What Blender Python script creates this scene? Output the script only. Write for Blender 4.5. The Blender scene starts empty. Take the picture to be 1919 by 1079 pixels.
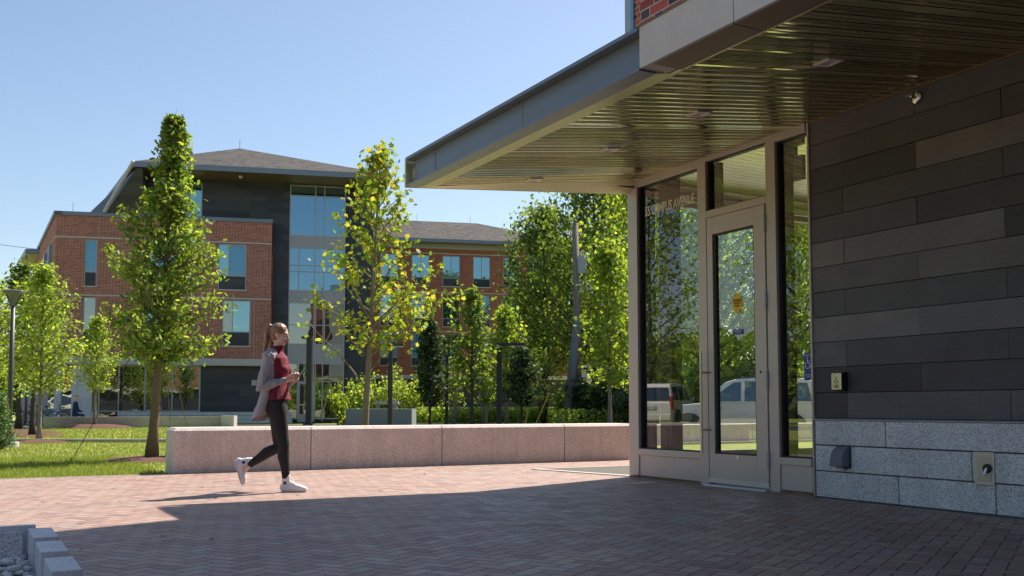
import bpy, bmesh, math, random
import numpy as np
from mathutils import Vector, Matrix

R = math.radians
sc = bpy.context.scene
COL = sc.collection
rnd = random.Random(7)

# ------------------------------------------------------------------ object helpers
def link(o, parent=None):
    COL.objects.link(o)
    if parent is not None:
        o.parent = parent
    return o

def tag(o, label=None, cat=None, group=None, kind=None):
    if label: o['label'] = label
    if cat: o['category'] = cat
    if group: o['group'] = group
    if kind: o['kind'] = kind
    return o

def empty(name, loc=(0, 0, 0), rz=0.0, label=None, cat=None, group=None):
    o = bpy.data.objects.new(name, None)
    o.location = loc
    o.rotation_euler = (0, 0, rz)
    link(o)
    return tag(o, label, cat, group)

def kids(o):
    return [c for c in bpy.data.objects if c.parent is o]

def copy_tree(o, parent=None):
    ch = kids(o)
    c = o.copy()
    link(c, parent)
    for k in ch:
        copy_tree(k, c)
    return c

class MB:
    """collects faces; build() links them as one mesh object"""
    def __init__(self):
        self.v = []; self.f = []; self.m = []
    def add(self, vs, fs, mi=0):
        b = len(self.v)
        self.v += [tuple(p) for p in vs]
        self.f += [tuple(b + i for i in f) for f in fs]
        self.m += [mi] * len(fs)
        return self
    def box(self, x0, x1, y0, y1, z0, z1, mi=0):
        x0, x1 = min(x0, x1), max(x0, x1); y0, y1 = min(y0, y1), max(y0, y1); z0, z1 = min(z0, z1), max(z0, z1)
        vs = [(x0,y0,z0),(x1,y0,z0),(x1,y1,z0),(x0,y1,z0),(x0,y0,z1),(x1,y0,z1),(x1,y1,z1),(x0,y1,z1)]
        return self.hexa(vs, mi)
    def hexa(self, vs, mi=0):
        return self.add(vs, [(0,3,2,1),(4,5,6,7),(0,1,5,4),(1,2,6,5),(2,3,7,6),(3,0,4,7)], mi)
    def quad(self, a, b, c, d, mi=0):
        return self.add([a, b, c, d], [(0,1,2,3)], mi)
    def prism(self, pts, axis, a0, a1, mi=0):
        """pts: 2-D outline; axis 'x','y','z' extruded from a0 to a1"""
        n = len(pts)
        def mk(p, a):
            return {'x': (a, p[0], p[1]), 'y': (p[0], a, p[1]), 'z': (p[0], p[1], a)}[axis]
        vs = [mk(p, a0) for p in pts] + [mk(p, a1) for p in pts]
        fs = [tuple(range(n))[::-1], tuple(range(n, 2*n))]
        fs += [(i, (i+1) % n, n + (i+1) % n, n + i) for i in range(n)]
        return self.add(vs, fs, mi)
    def tube(self, pts, rad, n=8, mi=0, cap=True):
        pts = [Vector(p) for p in pts]
        if not hasattr(rad, '__len__'): rad = [rad] * len(pts)
        vs = []
        prev = None
        for i, p in enumerate(pts):
            t = (pts[min(i+1, len(pts)-1)] - pts[max(i-1, 0)])
            if t.length < 1e-9: t = Vector((0,0,1))
            t.normalize()
            if prev is None:
                a = Vector((1,0,0)) if abs(t.x) < .8 else Vector((0,1,0))
            else:
                a = prev
            u = (a - t * a.dot(t))
            if u.length < 1e-6: u = Vector((0,1,0)).cross(t)
            u.normalize(); w = t.cross(u); prev = u
            for k in range(n):
                ang = 2*math.pi*k/n
                vs.append(p + (u*math.cos(ang) + w*math.sin(ang)) * rad[i])
        fs = []
        for i in range(len(pts)-1):
            for k in range(n):
                fs.append((i*n+k, i*n+(k+1) % n, (i+1)*n+(k+1) % n, (i+1)*n+k))
        if cap:
            fs.append(tuple(range(n))[::-1]); fs.append(tuple(range((len(pts)-1)*n, len(pts)*n)))
        return self.add(vs, fs, mi)
    def etube(self, pts, rad, side=(0,1,0), n=20, mi=0, round_ends=True):
        """elliptical tube: rad = [(along side, across)]"""
        pts = [Vector(p) for p in pts]; rad = list(rad)
        side = Vector(side).normalized()
        if round_ends:
            t0 = (pts[0]-pts[1]).normalized(); t1 = (pts[-1]-pts[-2]).normalized()
            r0 = min(rad[0]); r1 = min(rad[-1])
            pre = [(pts[0]+t0*r0*math.sin(a), (rad[0][0]*math.cos(a), rad[0][1]*math.cos(a))) for a in (1.5, 1.1, .6)]
            post = [(pts[-1]+t1*r1*math.sin(a), (rad[-1][0]*math.cos(a), rad[-1][1]*math.cos(a))) for a in (.6, 1.1, 1.5)]
            pts = [p for p, _ in pre] + pts + [p for p, _ in post]
            rad = [q for _, q in pre] + rad + [q for _, q in post]
        vs = []
        for i, p in enumerate(pts):
            t = (pts[min(i+1, len(pts)-1)] - pts[max(i-1, 0)]).normalized()
            s = (side - t*side.dot(t)).normalized(); w = t.cross(s)
            for k in range(n):
                ang = 2*math.pi*k/n
                vs.append(p + s*(math.cos(ang)*rad[i][0]) + w*(math.sin(ang)*rad[i][1]))
        fs = []
        for i in range(len(pts)-1):
            for k in range(n):
                fs.append((i*n+k, i*n+(k+1) % n, (i+1)*n+(k+1) % n, (i+1)*n+k))
        fs.append(tuple(range(n))[::-1]); fs.append(tuple(range((len(pts)-1)*n, len(pts)*n)))
        return self.add(vs, fs, mi)
    def ell(self, c, r, rot=None, nu=16, nv=10, mi=0):
        c = Vector(c); vs = []; M = rot or Matrix.Identity(3)
        for j in range(1, nv):
            th = math.pi*j/nv
            for i in range(nu):
                ph = 2*math.pi*i/nu
                vs.append(c + M @ Vector((r[0]*math.sin(th)*math.cos(ph), r[1]*math.sin(th)*math.sin(ph), r[2]*math.cos(th))))
        top = len(vs); vs.append(c + M @ Vector((0,0,r[2]))); bot = len(vs); vs.append(c - M @ Vector((0,0,r[2])))
        fs = []
        for j in range(nv-2):
            for i in range(nu):
                fs.append((j*nu+i, (j+1)*nu+i, (j+1)*nu+(i+1) % nu, j*nu+(i+1) % nu))
        for i in range(nu):
            fs.append((top, i, (i+1) % nu)); fs.append((bot, (nv-2)*nu+(i+1) % nu, (nv-2)*nu+i))
        return self.add(vs, fs, mi)
    def lathe(self, prof, c=(0,0,0), n=20, mi=0):
        """prof: [(r, z)] from bottom to top round the z axis"""
        vs = []
        for r, z in prof:
            for k in range(n):
                a = 2*math.pi*k/n
                vs.append((c[0]+r*math.cos(a), c[1]+r*math.sin(a), c[2]+z))
        fs = []
        for i in range(len(prof)-1):
            for k in range(n):
                fs.append((i*n+k, i*n+(k+1) % n, (i+1)*n+(k+1) % n, (i+1)*n+k))
        fs.append(tuple(range(n))[::-1]); fs.append(tuple(range((len(prof)-1)*n, len(prof)*n)))
        return self.add(vs, fs, mi)
    def torus(self, c, Rr, r, axis='y', nu=28, nv=8, mi=0):
        vs = []; c = Vector(c)
        for i in range(nu):
            a = 2*math.pi*i/nu
            for j in range(nv):
                b = 2*math.pi*j/nv
                q = (Rr + r*math.cos(b))
                p = {'y': (q*math.cos(a), r*math.sin(b), q*math.sin(a)), 'x': (r*math.sin(b), q*math.cos(a), q*math.sin(a)), 'z': (q*math.cos(a), q*math.sin(a), r*math.sin(b))}[axis]
                vs.append(c + Vector(p))
        fs = [(i*nv+j, ((i+1) % nu)*nv+j, ((i+1) % nu)*nv+(j+1) % nv, i*nv+(j+1) % nv) for i in range(nu) for j in range(nv)]
        return self.add(vs, fs, mi)
    def mesh(self, name, mats=None, smooth=False):
        me = bpy.data.meshes.new(name)
        me.from_pydata(self.v, [], self.f)
        for m in (mats or []): me.materials.append(m)
        if self.m and max(self.m) > 0: me.polygons.foreach_set('material_index', self.m)
        if smooth: me.polygons.foreach_set('use_smooth', [True]*len(me.polygons))
        me.validate(); me.update()
        return me
    def build(self, name, mats, parent=None, smooth=False, bevel=0.0, loc=None, rz=0.0, auto=None):
        if not isinstance(mats, (list, tuple)): mats = [mats]
        o = bpy.data.objects.new(name, self.mesh(name, mats, smooth))
        bm = bmesh.new(); bm.from_mesh(o.data); bmesh.ops.recalc_face_normals(bm, faces=bm.faces); bm.to_mesh(o.data); bm.free()
        link(o, parent)
        if loc is not None: o.location = loc
        if rz: o.rotation_euler = (0, 0, rz)
        if bevel:
            b = o.modifiers.new('bevel', 'BEVEL'); b.width = bevel; b.segments = 2; b.limit_method = 'ANGLE'; b.angle_limit = R(40)
        return o

# ------------------------------------------------------------------ materials
class NT:
    def __init__(self, name):
        self.mat = bpy.data.materials.new(name); self.mat.use_nodes = True
        self.t = self.mat.node_tree; self.t.nodes.clear()
        self.out = self.t.nodes.new('ShaderNodeOutputMaterial')
    def n(self, typ, **kw):
        nd = self.t.nodes.new('ShaderNode' + typ)
        for k, v in kw.items():
            setattr(nd, k, v)
        return nd
    def l(self, a, b): self.t.links.new(a, b)
    def sock(self, s, v):
        if isinstance(v, bpy.types.NodeSocket): self.l(v, s)
        elif v is not None: s.default_value = v
    def m(self, op, a, b=None, c=None):
        nd = self.n('Math', operation=op)
        for i, v in enumerate((a, b, c)):
            if v is not None: self.sock(nd.inputs[i], v)
        return nd.outputs[0]
    def mix(self, fac, a, b, blend='MIX'):
        nd = self.n('Mix', data_type='RGBA', blend_type=blend)
        self.sock(nd.inputs[0], fac)
        for s, v in ((nd.inputs[6], a), (nd.inputs[7], b)):
            if isinstance(v, tuple): v = (*v, 1.0) if len(v) == 3 else v
            self.sock(s, v)
        return nd.outputs[2]
    def noise(self, vec, scale, detail=4, rough=.6):
        nd = self.n('TexNoise'); nd.inputs['Scale'].default_value = scale
        nd.inputs['Detail'].default_value = detail; nd.inputs['Roughness'].default_value = rough
        if vec is not None: self.l(vec, nd.inputs['Vector'])
        return nd.outputs['Fac']
    def ramp(self, fac, stops, interp='LINEAR'):
        nd = self.n('ValToRGB'); cr = nd.color_ramp; cr.interpolation = interp
        while len(cr.elements) < len(stops): cr.elements.new(.5)
        for e, (p, c) in zip(cr.elements, stops):
            e.position = p; e.color = (*c, 1) if len(c) == 3 else c
        self.l(fac, nd.inputs[0]); return nd.outputs[0]
    def obj(self): return self.n('TexCoord').outputs['Object']
    def pos(self): return self.n('NewGeometry').outputs['Position']
    def island(self): return self.n('NewGeometry').outputs['Random Per Island']
    def xyz(self, vec):
        nd = self.n('SeparateXYZ'); self.l(vec, nd.inputs[0]); return nd.outputs
    def comb(self, x, y, z=0.0):
        nd = self.n('CombineXYZ')
        for i, v in enumerate((x, y, z)): self.sock(nd.inputs[i], v)
        return nd.outputs[0]
    def bump(self, h, strength=.3, dist=.01):
        nd = self.n('Bump'); nd.inputs['Strength'].default_value = strength; nd.inputs['Distance'].default_value = dist
        self.l(h, nd.inputs['Height']); return nd.outputs[0]
    def pbr(self, base, rough=.6, metal=0.0, spec=.5, normal=None, **kw):
        p = self.n('BsdfPrincipled')
        if isinstance(base, tuple): base = (*base, 1)
        self.sock(p.inputs['Base Color'], base); self.sock(p.inputs['Roughness'], rough)
        self.sock(p.inputs['Metallic'], metal); self.sock(p.inputs['Specular IOR Level'], spec)
        if normal is not None: self.l(normal, p.inputs['Normal'])
        for k, v in kw.items(): self.sock(p.inputs[k], v)
        return p.outputs[0]
    def done(self, shader):
        self.l(shader, self.out.inputs[0]); return self.mat

def plain(name, col, rough=.6, metal=0.0, var=.15, vs=3.0, bump=0.0, bs=60.0, spec=.5, island=0.0):
    t = NT(name); o = t.obj()
    f = t.noise(o, vs, 5, .65)
    k = t.m('MULTIPLY_ADD', t.m('SUBTRACT', f, .5), 2*var, 1.0)
    if island: k = t.m('MULTIPLY', k, t.m('MULTIPLY_ADD', t.island(), 2*island, 1-island))
    c = t.mix(1.0, col, t.comb(k, k, k), 'MULTIPLY')
    rr = t.m('MULTIPLY_ADD', f, .15, max(rough-.07, .02))
    nrm = t.bump(t.noise(o, bs, 3), bump, .01) if bump else None
    return t.done(t.pbr(c, rr, metal, spec, nrm))

def granite(name, base, dark, light, scale=70, bump=.25):
    t = NT(name); o = t.obj()
    v = t.n('TexVoronoi'); v.inputs['Scale'].default_value = scale; t.l(o, v.inputs['Vector'])
    s = t.n('SeparateColor'); t.l(v.outputs['Color'], s.inputs[0])
    c = t.ramp(s.outputs[0], [(0, dark), (.22, dark), (.3, base), (.72, base), (.8, light), (1, light)])
    f = t.noise(o, 2.2, 5); xx = t.xyz(o)
    drip = t.noise(t.comb(t.m('MULTIPLY', xx[0], 9.0), t.m('MULTIPLY', xx[1], 9.0), t.m('MULTIPLY', xx[2], .8)), 1.0, 5, .7)
    k = t.m('MULTIPLY', t.m('MULTIPLY_ADD', f, .5, .75), t.m('MULTIPLY_ADD', drip, .5, .75))
    g = t.noise(o, scale*1.7, 2)
    k2 = t.m('MULTIPLY', t.m('MULTIPLY', k, t.m('MULTIPLY_ADD', t.island(), .22, .89)), t.m('MULTIPLY_ADD', g, .5, .75))
    c = t.mix(1.0, c, t.comb(k2, k2, k2), 'MULTIPLY')
    return t.done(t.pbr(c, .75, 0, .4, t.bump(g, bump, .006)))

def flemish(name, red, head, mortar, period=.325, split=.215, row=.0755, joint=.0105, bump=.5):
    t = NT(name); x = t.xyz(t.obj())
    u = t.m('ADD', x[0], x[1]); z = x[2]
    rz = t.m('DIVIDE', z, row); ri = t.m('FLOOR', rz); rf = t.m('MULTIPLY', t.m('SUBTRACT', rz, ri), row)
    off = t.m('MULTIPLY', t.m('FLOORED_MODULO', ri, 2.0), period*.5)
    up = t.m('DIVIDE', t.m('ADD', u, off), period); ui = t.m('FLOOR', up)
    uf = t.m('MULTIPLY', t.m('SUBTRACT', up, ui), period)
    ishead = t.m('GREATER_THAN', uf, split)
    dx = t.m('MINIMUM', t.m('ABSOLUTE', t.m('SUBTRACT', uf, split)), t.m('MINIMUM', uf, t.m('SUBTRACT', period, uf)))
    dz = t.m('MINIMUM', rf, t.m('SUBTRACT', row, rf))
    dd = t.m('MINIMUM', dx, dz)
    br = t.m('GREATER_THAN', dd, joint*.5)
    wn = t.n('TexWhiteNoise', noise_dimensions='3D'); t.l(t.comb(ui, ri, ishead), wn.inputs['Vector'])
    rv = wn.outputs['Value']
    c1 = t.mix(rv, tuple(q*.7 for q in red), tuple(q*1.25 for q in red))
    c2 = t.mix(rv, tuple(q*.7 for q in head), tuple(q*1.3 for q in head))
    c = t.mix(ishead, c1, c2)
    nn = t.m('MULTIPLY_ADD', t.noise(t.obj(), 40, 3), .5, .75)
    c = t.mix(1.0, c, t.comb(nn, nn, nn), 'MULTIPLY')
    big = t.m('MULTIPLY_ADD', t.noise(t.obj(), .35, 3), .4, .8)
    c = t.mix(br, mortar, c)
    c = t.mix(1.0, c, t.comb(big, big, big), 'MULTIPLY')
    return t.done(t.pbr(c, .85, 0, .3, t.bump(br, bump, .008)))

def glass_mat(name, tint, gain=1.0, f0=.045, rough=0.0):
    t = NT(name)
    fac = t.n('LayerWeight'); fac.inputs[0].default_value = .5
    p5 = t.m('POWER', fac.outputs['Facing'], 5.0)
    f = t.m('MINIMUM', t.m('MULTIPLY', t.m('MULTIPLY_ADD', p5, 1-f0, f0), gain), 1.0)
    tr = t.n('BsdfTransparent'); tr.inputs[0].default_value = (*tint, 1)
    gl = t.n('BsdfGlossy'); gl.inputs['Roughness'].default_value = rough; gl.inputs[0].default_value = (1, 1, 1, 1)
    mx = t.n('MixShader'); t.l(f, mx.inputs[0]); t.l(tr.outputs[0], mx.inputs[1]); t.l(gl.outputs[0], mx.inputs[2])
    return t.done(mx.outputs[0])

def mirror_glass(name, dark, tint, fac, wav=0.0, ws=1.0):
    """coated window pane: dark room behind, tinted reflection in front"""
    t = NT(name)
    nrm = t.bump(t.noise(t.obj(), ws, 2), wav, .05) if wav else None
    df = t.n('BsdfDiffuse'); df.inputs[0].default_value = (*dark, 1)
    gl = t.n('BsdfGlossy'); gl.inputs['Roughness'].default_value = .01; gl.inputs[0].default_value = (*tint, 1)
    if nrm is not None: t.l(nrm, gl.inputs['Normal'])
    mx = t.n('MixShader'); mx.inputs[0].default_value = fac
    t.l(df.outputs[0], mx.inputs[1]); t.l(gl.outputs[0], mx.inputs[2])
    return t.done(mx.outputs[0])

def leaf_mat(name, c0, c1, c2, trans=.45, tr_gain=2.2, gloss=.06, spec_r=.55):
    t = NT(name)
    r = t.island()
    c = t.ramp(r, [(0, c0), (.5, c1), (.85, c2), (1, tuple(min(1, q*1.25) for q in c2))])
    df = t.n('BsdfDiffuse'); t.l(c, df.inputs[0])
    tc = t.mix(1.0, c, (tr_gain*1.0, tr_gain, tr_gain*.5), 'MULTIPLY')
    tl = t.n('BsdfTranslucent'); t.l(tc, tl.inputs[0])
    mx = t.n('MixShader'); mx.inputs[0].default_value = trans; t.l(df.outputs[0], mx.inputs[1]); t.l(tl.outputs[0], mx.inputs[2])
    gl = t.n('BsdfGlossy'); gl.inputs['Roughness'].default_value = spec_r; gl.inputs[0].default_value = (1, 1, 1, 1)
    m2 = t.n('MixShader'); m2.inputs[0].default_value = gloss*.55; t.l(mx.outputs[0], m2.inputs[1]); t.l(gl.outputs[0], m2.inputs[2])
    return t.done(m2.outputs[0])

def paving_mat():
    t = NT('brick_paving'); x = t.xyz(t.pos())
    a = R(30); U = .1016
    e1 = (math.sin(a), math.cos(a)); e2 = (-math.cos(a), math.sin(a))
    wob = t.noise(t.pos(), 3.0, 2)
    wv = t.m('MULTIPLY', t.m('SUBTRACT', wob, .5), .012)
    px = t.m('DIVIDE', t.m('ADD', t.m('ADD', t.m('MULTIPLY', x[0], e1[0]), t.m('MULTIPLY', x[1], e1[1])), wv), U)
    py = t.m('DIVIDE', t.m('ADD', t.m('ADD', t.m('MULTIPLY', x[0], e2[0]), t.m('MULTIPLY', x[1], e2[1])), wv), U)
    i = t.m('FLOOR', px); j = t.m('FLOOR', py); fx = t.m('SUBTRACT', px, i); fy = t.m('SUBTRACT', py, j)
    k = t.m('FLOORED_MODULO', t.m('SUBTRACT', i, j), 4.0)
    is_ = lambda q: t.m('COMPARE', k, float(q), .1)
    k0, k1, k2, k3 = is_(0), is_(1), is_(2), is_(3)
    d1 = t.m('MULTIPLY_ADD', k1, 9.0, fx); d2 = t.m('MULTIPLY_ADD', k0, 9.0, t.m('SUBTRACT', 1.0, fx))
    d3 = t.m('MULTIPLY_ADD', k2, 9.0, fy); d4 = t.m('MULTIPLY_ADD', k3, 9.0, t.m('SUBTRACT', 1.0, fy))
    d = t.m('MINIMUM', t.m('MINIMUM', d1, d2), t.m('MINIMUM', d3, d4))
    ix = t.m('SUBTRACT', i, k1); iy = t.m('SUBTRACT', j, k2)
    wn = t.n('TexWhiteNoise', noise_dimensions='2D'); t.l(t.comb(ix, iy), wn.inputs['Vector'])
    wn2 = t.n('TexWhiteNoise', noise_dimensions='3D'); t.l(t.comb(ix, iy, 7.0), wn2.inputs['Vector'])
    c = t.ramp(wn.outputs['Value'], [(0, (.185, .095, .085)), (.12, (.27, .14, .105)), (.35, (.36, .185, .13)), (.6, (.41, .235, .17)), (.8, (.40, .265, .20)), (1, (.32, .245, .205))])
    c = t.mix(.35, c, (.35, .20, .155))
    c = t.mix(1.0, c, (.97, 1.08, 1.20), 'MULTIPLY')
    dust = t.noise(t.pos(), .7, 5, .7)
    dust2 = t.noise(t.pos(), 22, 4, .7)
    c = t.mix(t.m('MULTIPLY', dust, .42), c, (.47, .37, .30))
    stn = t.ramp(t.noise(t.pos(), 1.9, 6, .75), [(.56, (0, 0, 0)), (.72, (1, 1, 1))])
    c = t.mix(t.m('MULTIPLY', stn, .28), c, (.16, .12, .10))
    kk = t.m('MULTIPLY_ADD', dust2, .5, .75)
    c = t.mix(1.0, c, t.comb(kk, kk, kk), 'MULTIPLY')
    jt = t.n('MapRange'); jt.interpolation_type = 'SMOOTHSTEP'
    t.l(d, jt.inputs[0]); jt.inputs[1].default_value = .018; jt.inputs[2].default_value = .065
    c = t.mix(jt.outputs[0], (.045, .032, .028), c)
    tilt = t.m('MULTIPLY', wn2.outputs['Value'], .35)
    ht = t.m('ADD', jt.outputs[0], t.m('ADD', tilt, t.m('MULTIPLY', dust2, .25)))
    rough = t.m('MULTIPLY_ADD', wn2.outputs['Value'], .2, .44)
    return t.done(t.pbr(c, rough, 0, .45, t.bump(ht, .55, .006)))

def grass_mat(name='lawn_grass'):
    t = NT(name); p = t.pos()
    a = t.noise(p, .55, 5, .6); b = t.noise(p, 9, 4, .7); f = t.noise(p, 60, 3, .7)
    c = t.ramp(a, [(.3, (.20, .30, .055)), (.5, (.32, .375, .095)), (.7, (.46, .42, .18))])
    c2 = t.ramp(b, [(.3, (.22, .29, .055)), (.7, (.48, .44, .15))])
    c = t.mix(.45, c, c2)
    k = t.m('MULTIPLY_ADD', f, 1.1, .45)
    c = t.mix(1.0, c, t.comb(k, k, k), 'MULTIPLY')
    return t.done(t.pbr(c, .9, 0, .15, t.bump(t.m('ADD', f, b), .9, .03)))

MAT = {}
def mats():
    g = MAT
    g['paving'] = paving_mat(); g['grass'] = grass_mat()
    g['mulch'] = plain('bark_mulch', (.11, .05, .035), .95, 0, .8, 40, 1.0, 60)
    g['gran_pink'] = granite('pink_granite', (.66, .58, .545), (.47, .405, .385), (.78, .72, .68), 150)
    g['gran_grey'] = granite('grey_granite', (.68, .70, .72), (.36, .37, .385), (.82, .83, .84), 150, .3)
    g['gran_cut'] = granite('cut_granite', (.62, .64, .66), (.51, .525, .545), (.70, .72, .74), 150, .12)
    g['gran_joint'] = plain('mortar_joint', (.07, .075, .08), .9)
    g['concrete'] = plain('concrete', (.33, .32, .30), .85, 0, .25, 2.2, .2, 80)
    g['conc_pale'] = plain('pale_concrete', (.50, .48, .45), .85, 0, .18, 3, .15, 80)
    g['precast'] = plain('precast_beam', (.60, .575, .54), .85, 0, .16, 4, .35, 120)
    g['metal_fascia'] = plain('blue_grey_metal', (.17, .205, .26), .38, .3, .05, 1.5)
    g['bronze'] = plain('bronze_frame', (.55, .505, .465), .45, .2, .06, 2)
    g['bronze_dk'] = plain('bronze_flashing', (.20, .14, .10), .45, .25, .06, 2)
    g['gasket'] = plain('black_gasket', (.012, .013, .016), .5)
    g['steel'] = plain('stainless_steel', (.55, .54, .50), .28, 1.0, .08, 8)
    g['chrome'] = plain('chrome', (.7, .7, .7), .12, 1.0, .03)
    g['black'] = plain('black_paint', (.014, .016, .019), .45)
    g['dkgrey'] = plain('dark_grey_paint', (.045, .05, .055), .45)
    g['alu'] = plain('grey_aluminium', (.36, .385, .42), .42, .4, .04)
    g['white'] = plain('white_paint', (.78, .78, .76), .4, 0, .03)
    g['blue_sign'] = plain('blue_sign', (.012, .045, .33), .4, 0, .03)
    g['yellow'] = plain('yellow_sticker', (.80, .52, .01), .5, 0, .03)
    g['ink'] = plain('black_ink', (.02, .02, .02), .6)
    g['letters'] = plain('frosted_letters', (.88, .80, .72), .6, 0, .04)
    g['glass'] = glass_mat('clear_glass', (.95, 1.0, .985), 3.0, .045)
    g['brick_near'] = flemish('brick_flemish', (.40, .095, .075), (.075, .07, .075), (.50, .43, .38), bump=.8)
    g['brick_far'] = flemish('brick_far', (.395, .14, .108), (.27, .095, .07), (.54, .42, .35))
    g['brick_wing'] = flemish('brick_wing', (.38, .12, .08), (.22, .09, .065), (.42, .25, .19))
    # dark cladding boards, each one its own shade
    t = NT('dark_cladding'); o = t.obj(); x = t.xyz(o)
    r = t.island()
    c = t.ramp(r, [(0, (.05, .052, .058)), (.3, (.082, .084, .092)), (.6, (.118, .119, .128)), (.8, (.165, .16, .163)), (1, (.215, .21, .222))])
    st = t.noise(t.comb(t.m('MULTIPLY', x[0], 2.0), x[1], t.m('MULTIPLY', x[2], 130.0)), 1.0, 3)
    sp = t.noise(o, 170, 2)
    big = t.noise(o, 1.7, 4)
    k = t.m('MULTIPLY', t.m('ADD', t.m('MULTIPLY', st, .75), t.m('MULTIPLY_ADD', sp, .9, .2)), t.m('MULTIPLY_ADD', big, .7, .65))
    c = t.mix(1.0, c, t.comb(k, k, k), 'MULTIPLY')
    g['clad'] = t.done(t.pbr(c, .62, 0, .45, t.bump(t.m('ADD', st, sp), .25, .004)))
    # the far building's slate-dark cladding
    t = NT('slate_cladding'); x = t.xyz(t.obj())
    u = t.m('ADD', x[0], x[1])
    rw = t.m('DIVIDE', x[2], .3); ri = t.m('FLOOR', rw)
    ui = t.m('FLOOR', t.m('DIVIDE', t.m('ADD', u, t.m('MULTIPLY', t.m('FLOORED_MODULO', ri, 2.0), .9)), 1.8))
    wn = t.n('TexWhiteNoise', noise_dimensions='2D'); t.l(t.comb(ui, ri), wn.inputs['Vector'])
    c = t.ramp(wn.outputs['Value'], [(0, (.02, .025, .036)), (.6, (.032, .038, .05)), (1, (.05, .054, .066))])
    g['slate'] = t.done(t.pbr(c, .5, 0, .5))
    # glossy soffit boards
    t = NT('soffit_board'); f = t.noise(t.obj(), 1.4, 3)
    k = t.m('MULTIPLY_ADD', t.island(), .25, .85)
    c = t.mix(1.0, (.88, .85, .56), t.comb(k, k, k), 'MULTIPLY')
    g['soffit'] = t.done(t.pbr(c, t.m('MULTIPLY_ADD', f, .05, .115), 1.0, .5))
    g['soffit_trim'] = plain('soffit_trim', (.70, .68, .42), .33, .7, .05)
    # shingles
    t = NT('roof_shingles'); x = t.xyz(t.obj())
    v = t.n('TexVoronoi'); v.inputs['Scale'].default_value = 3.2; t.l(t.obj(), v.inputs['Vector'])
    s = t.n('SeparateColor'); t.l(v.outputs['Color'], s.inputs[0])
    c = t.ramp(s.outputs[0], [(0, (.03, .029, .028)), (.12, (.058, .055, .052)), (.8, (.079, .074, .07)), (1, (.10, .093, .088))])
    ln = t.m('FRACT', t.m('MULTIPLY', x[2], 7.0))
    k = t.m('MULTIPLY_ADD', t.m('GREATER_THAN', ln, .14), .3, .75)
    k = t.m('MULTIPLY', k, t.m('MULTIPLY_ADD', t.noise(t.obj(), 14, 3), .8, .6))
    c = t.mix(1.0, c, t.comb(k, k, k), 'MULTIPLY')
    g['roof'] = t.done(t.pbr(c, .9, 0, .2))
    g['pane'] = mirror_glass('window_pane', (.012, .03, .04), (.40, .70, .78), .5, .02, 1.5)
    g['pane_dark'] = mirror_glass('shop_pane', (.012, .016, .016), (.62, .66, .62), .42, .12, .55)
    g['pane_stair'] = mirror_glass('stair_pane', (.02, .045, .06), (.34, .58, .72), .5, .03, .8)
    g['blind'] = mirror_glass('blue_blind', (.02, .14, .30), (.5, .8, .9), .2)
    g['band'] = plain('stone_band', (.50, .49, .48), .8, 0, .08)
    g['panel'] = plain('grey_panel', (.38, .385, .42), .5, .1, .05)
    g['bark'] = plain('oak_bark', (.16, .125, .085), .95, 0, .5, 18, .9, 45)
    g['bark_grey'] = plain('grey_bark', (.20, .175, .14), .95, 0, .45, 14, .7, 45)
    g['bark_dk'] = plain('dark_bark', (.05, .042, .036), .95, 0, .4, 12, .6, 40)
    g['bark_white'] = plain('pale_bark', (.42, .38, .33), .9, 0, .3, 12, .3, 40)
    g['pole_wood'] = plain('weathered_pole', (.20, .17, .145), .9, 0, .35, 6, .4, 30)
    g['leaf_oak'] = leaf_mat('oak_leaves', (.055, .11, .02), (.12, .195, .026), (.23, .27, .045), .52, 2.3, .06)
    g['leaf_bright'] = leaf_mat('bright_leaves', (.13, .20, .03), (.20, .27, .04), (.30, .34, .07), .6, 2.2, .03)
    g['leaf_maple'] = leaf_mat('maple_leaves', (.095, .17, .02), (.17, .235, .026), (.31, .28, .035), .5, 2.2, .05)
    g['leaf_young'] = leaf_mat('young_leaves', (0.114, 0.175, 0.026), (0.175, 0.245, 0.035), (0.245, 0.289, 0.052), .55, 2.4, .04)
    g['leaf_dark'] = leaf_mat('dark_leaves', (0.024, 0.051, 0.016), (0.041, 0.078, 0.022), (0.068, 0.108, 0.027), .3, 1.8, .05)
    g['leaf_mid'] = leaf_mat('mid_leaves', (.075, .12, .028), (.10, .152, .03), (.145, .19, .036), .55, 2.3, .035)
    g['leaf_pine'] = leaf_mat('pine_needles', (0.051, 0.111, 0.034), (0.076, 0.153, 0.043), (0.119, 0.204, 0.051), .3, 1.8, .05)
    g['leaf_cover'] = leaf_mat('cover_leaves', (0.114, 0.171, 0.03), (0.19, 0.266, 0.048), (0.285, 0.342, 0.067), .55, 2.4, .04)
    g['blade'] = leaf_mat('grass_blades', (.125, .21, .03), (.205, .28, .045), (.34, .345, .12), .35, 1.5, .02)
    g['skin'] = plain('skin', (.72, .46, .365), .5, 0, .06, 10)
    g['top'] = plain('burgundy_knit', (.20, .014, .032), .85, 0, .12, 20, .5, 240)
    g['cardigan'] = plain('mauve_grey_knit', (.37, .355, .375), .95, 0, .12, 18, .25, 320)
    g['leggings'] = plain('black_leggings', (.014, .013, .015), .75, 0, .25, 30, .3, 200)
    t = NT('light_brown_hair'); x = t.xyz(t.obj())
    st = t.noise(t.comb(t.m('MULTIPLY', x[0], 110.0), t.m('MULTIPLY', x[1], 110.0), t.m('MULTIPLY', x[2], 14.0)), 1.0, 3)
    c = t.ramp(st, [(.25, (.13, .07, .035)), (.5, (.27, .145, .075)), (.75, (.44, .26, .14))])
    g['hair'] = t.done(t.pbr(c, .42, 0, .5, t.bump(st, .5, .004)))
    g['canvas'] = plain('white_canvas', (.74, .72, .74), .8, 0, .06, 20, .2, 200)
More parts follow.
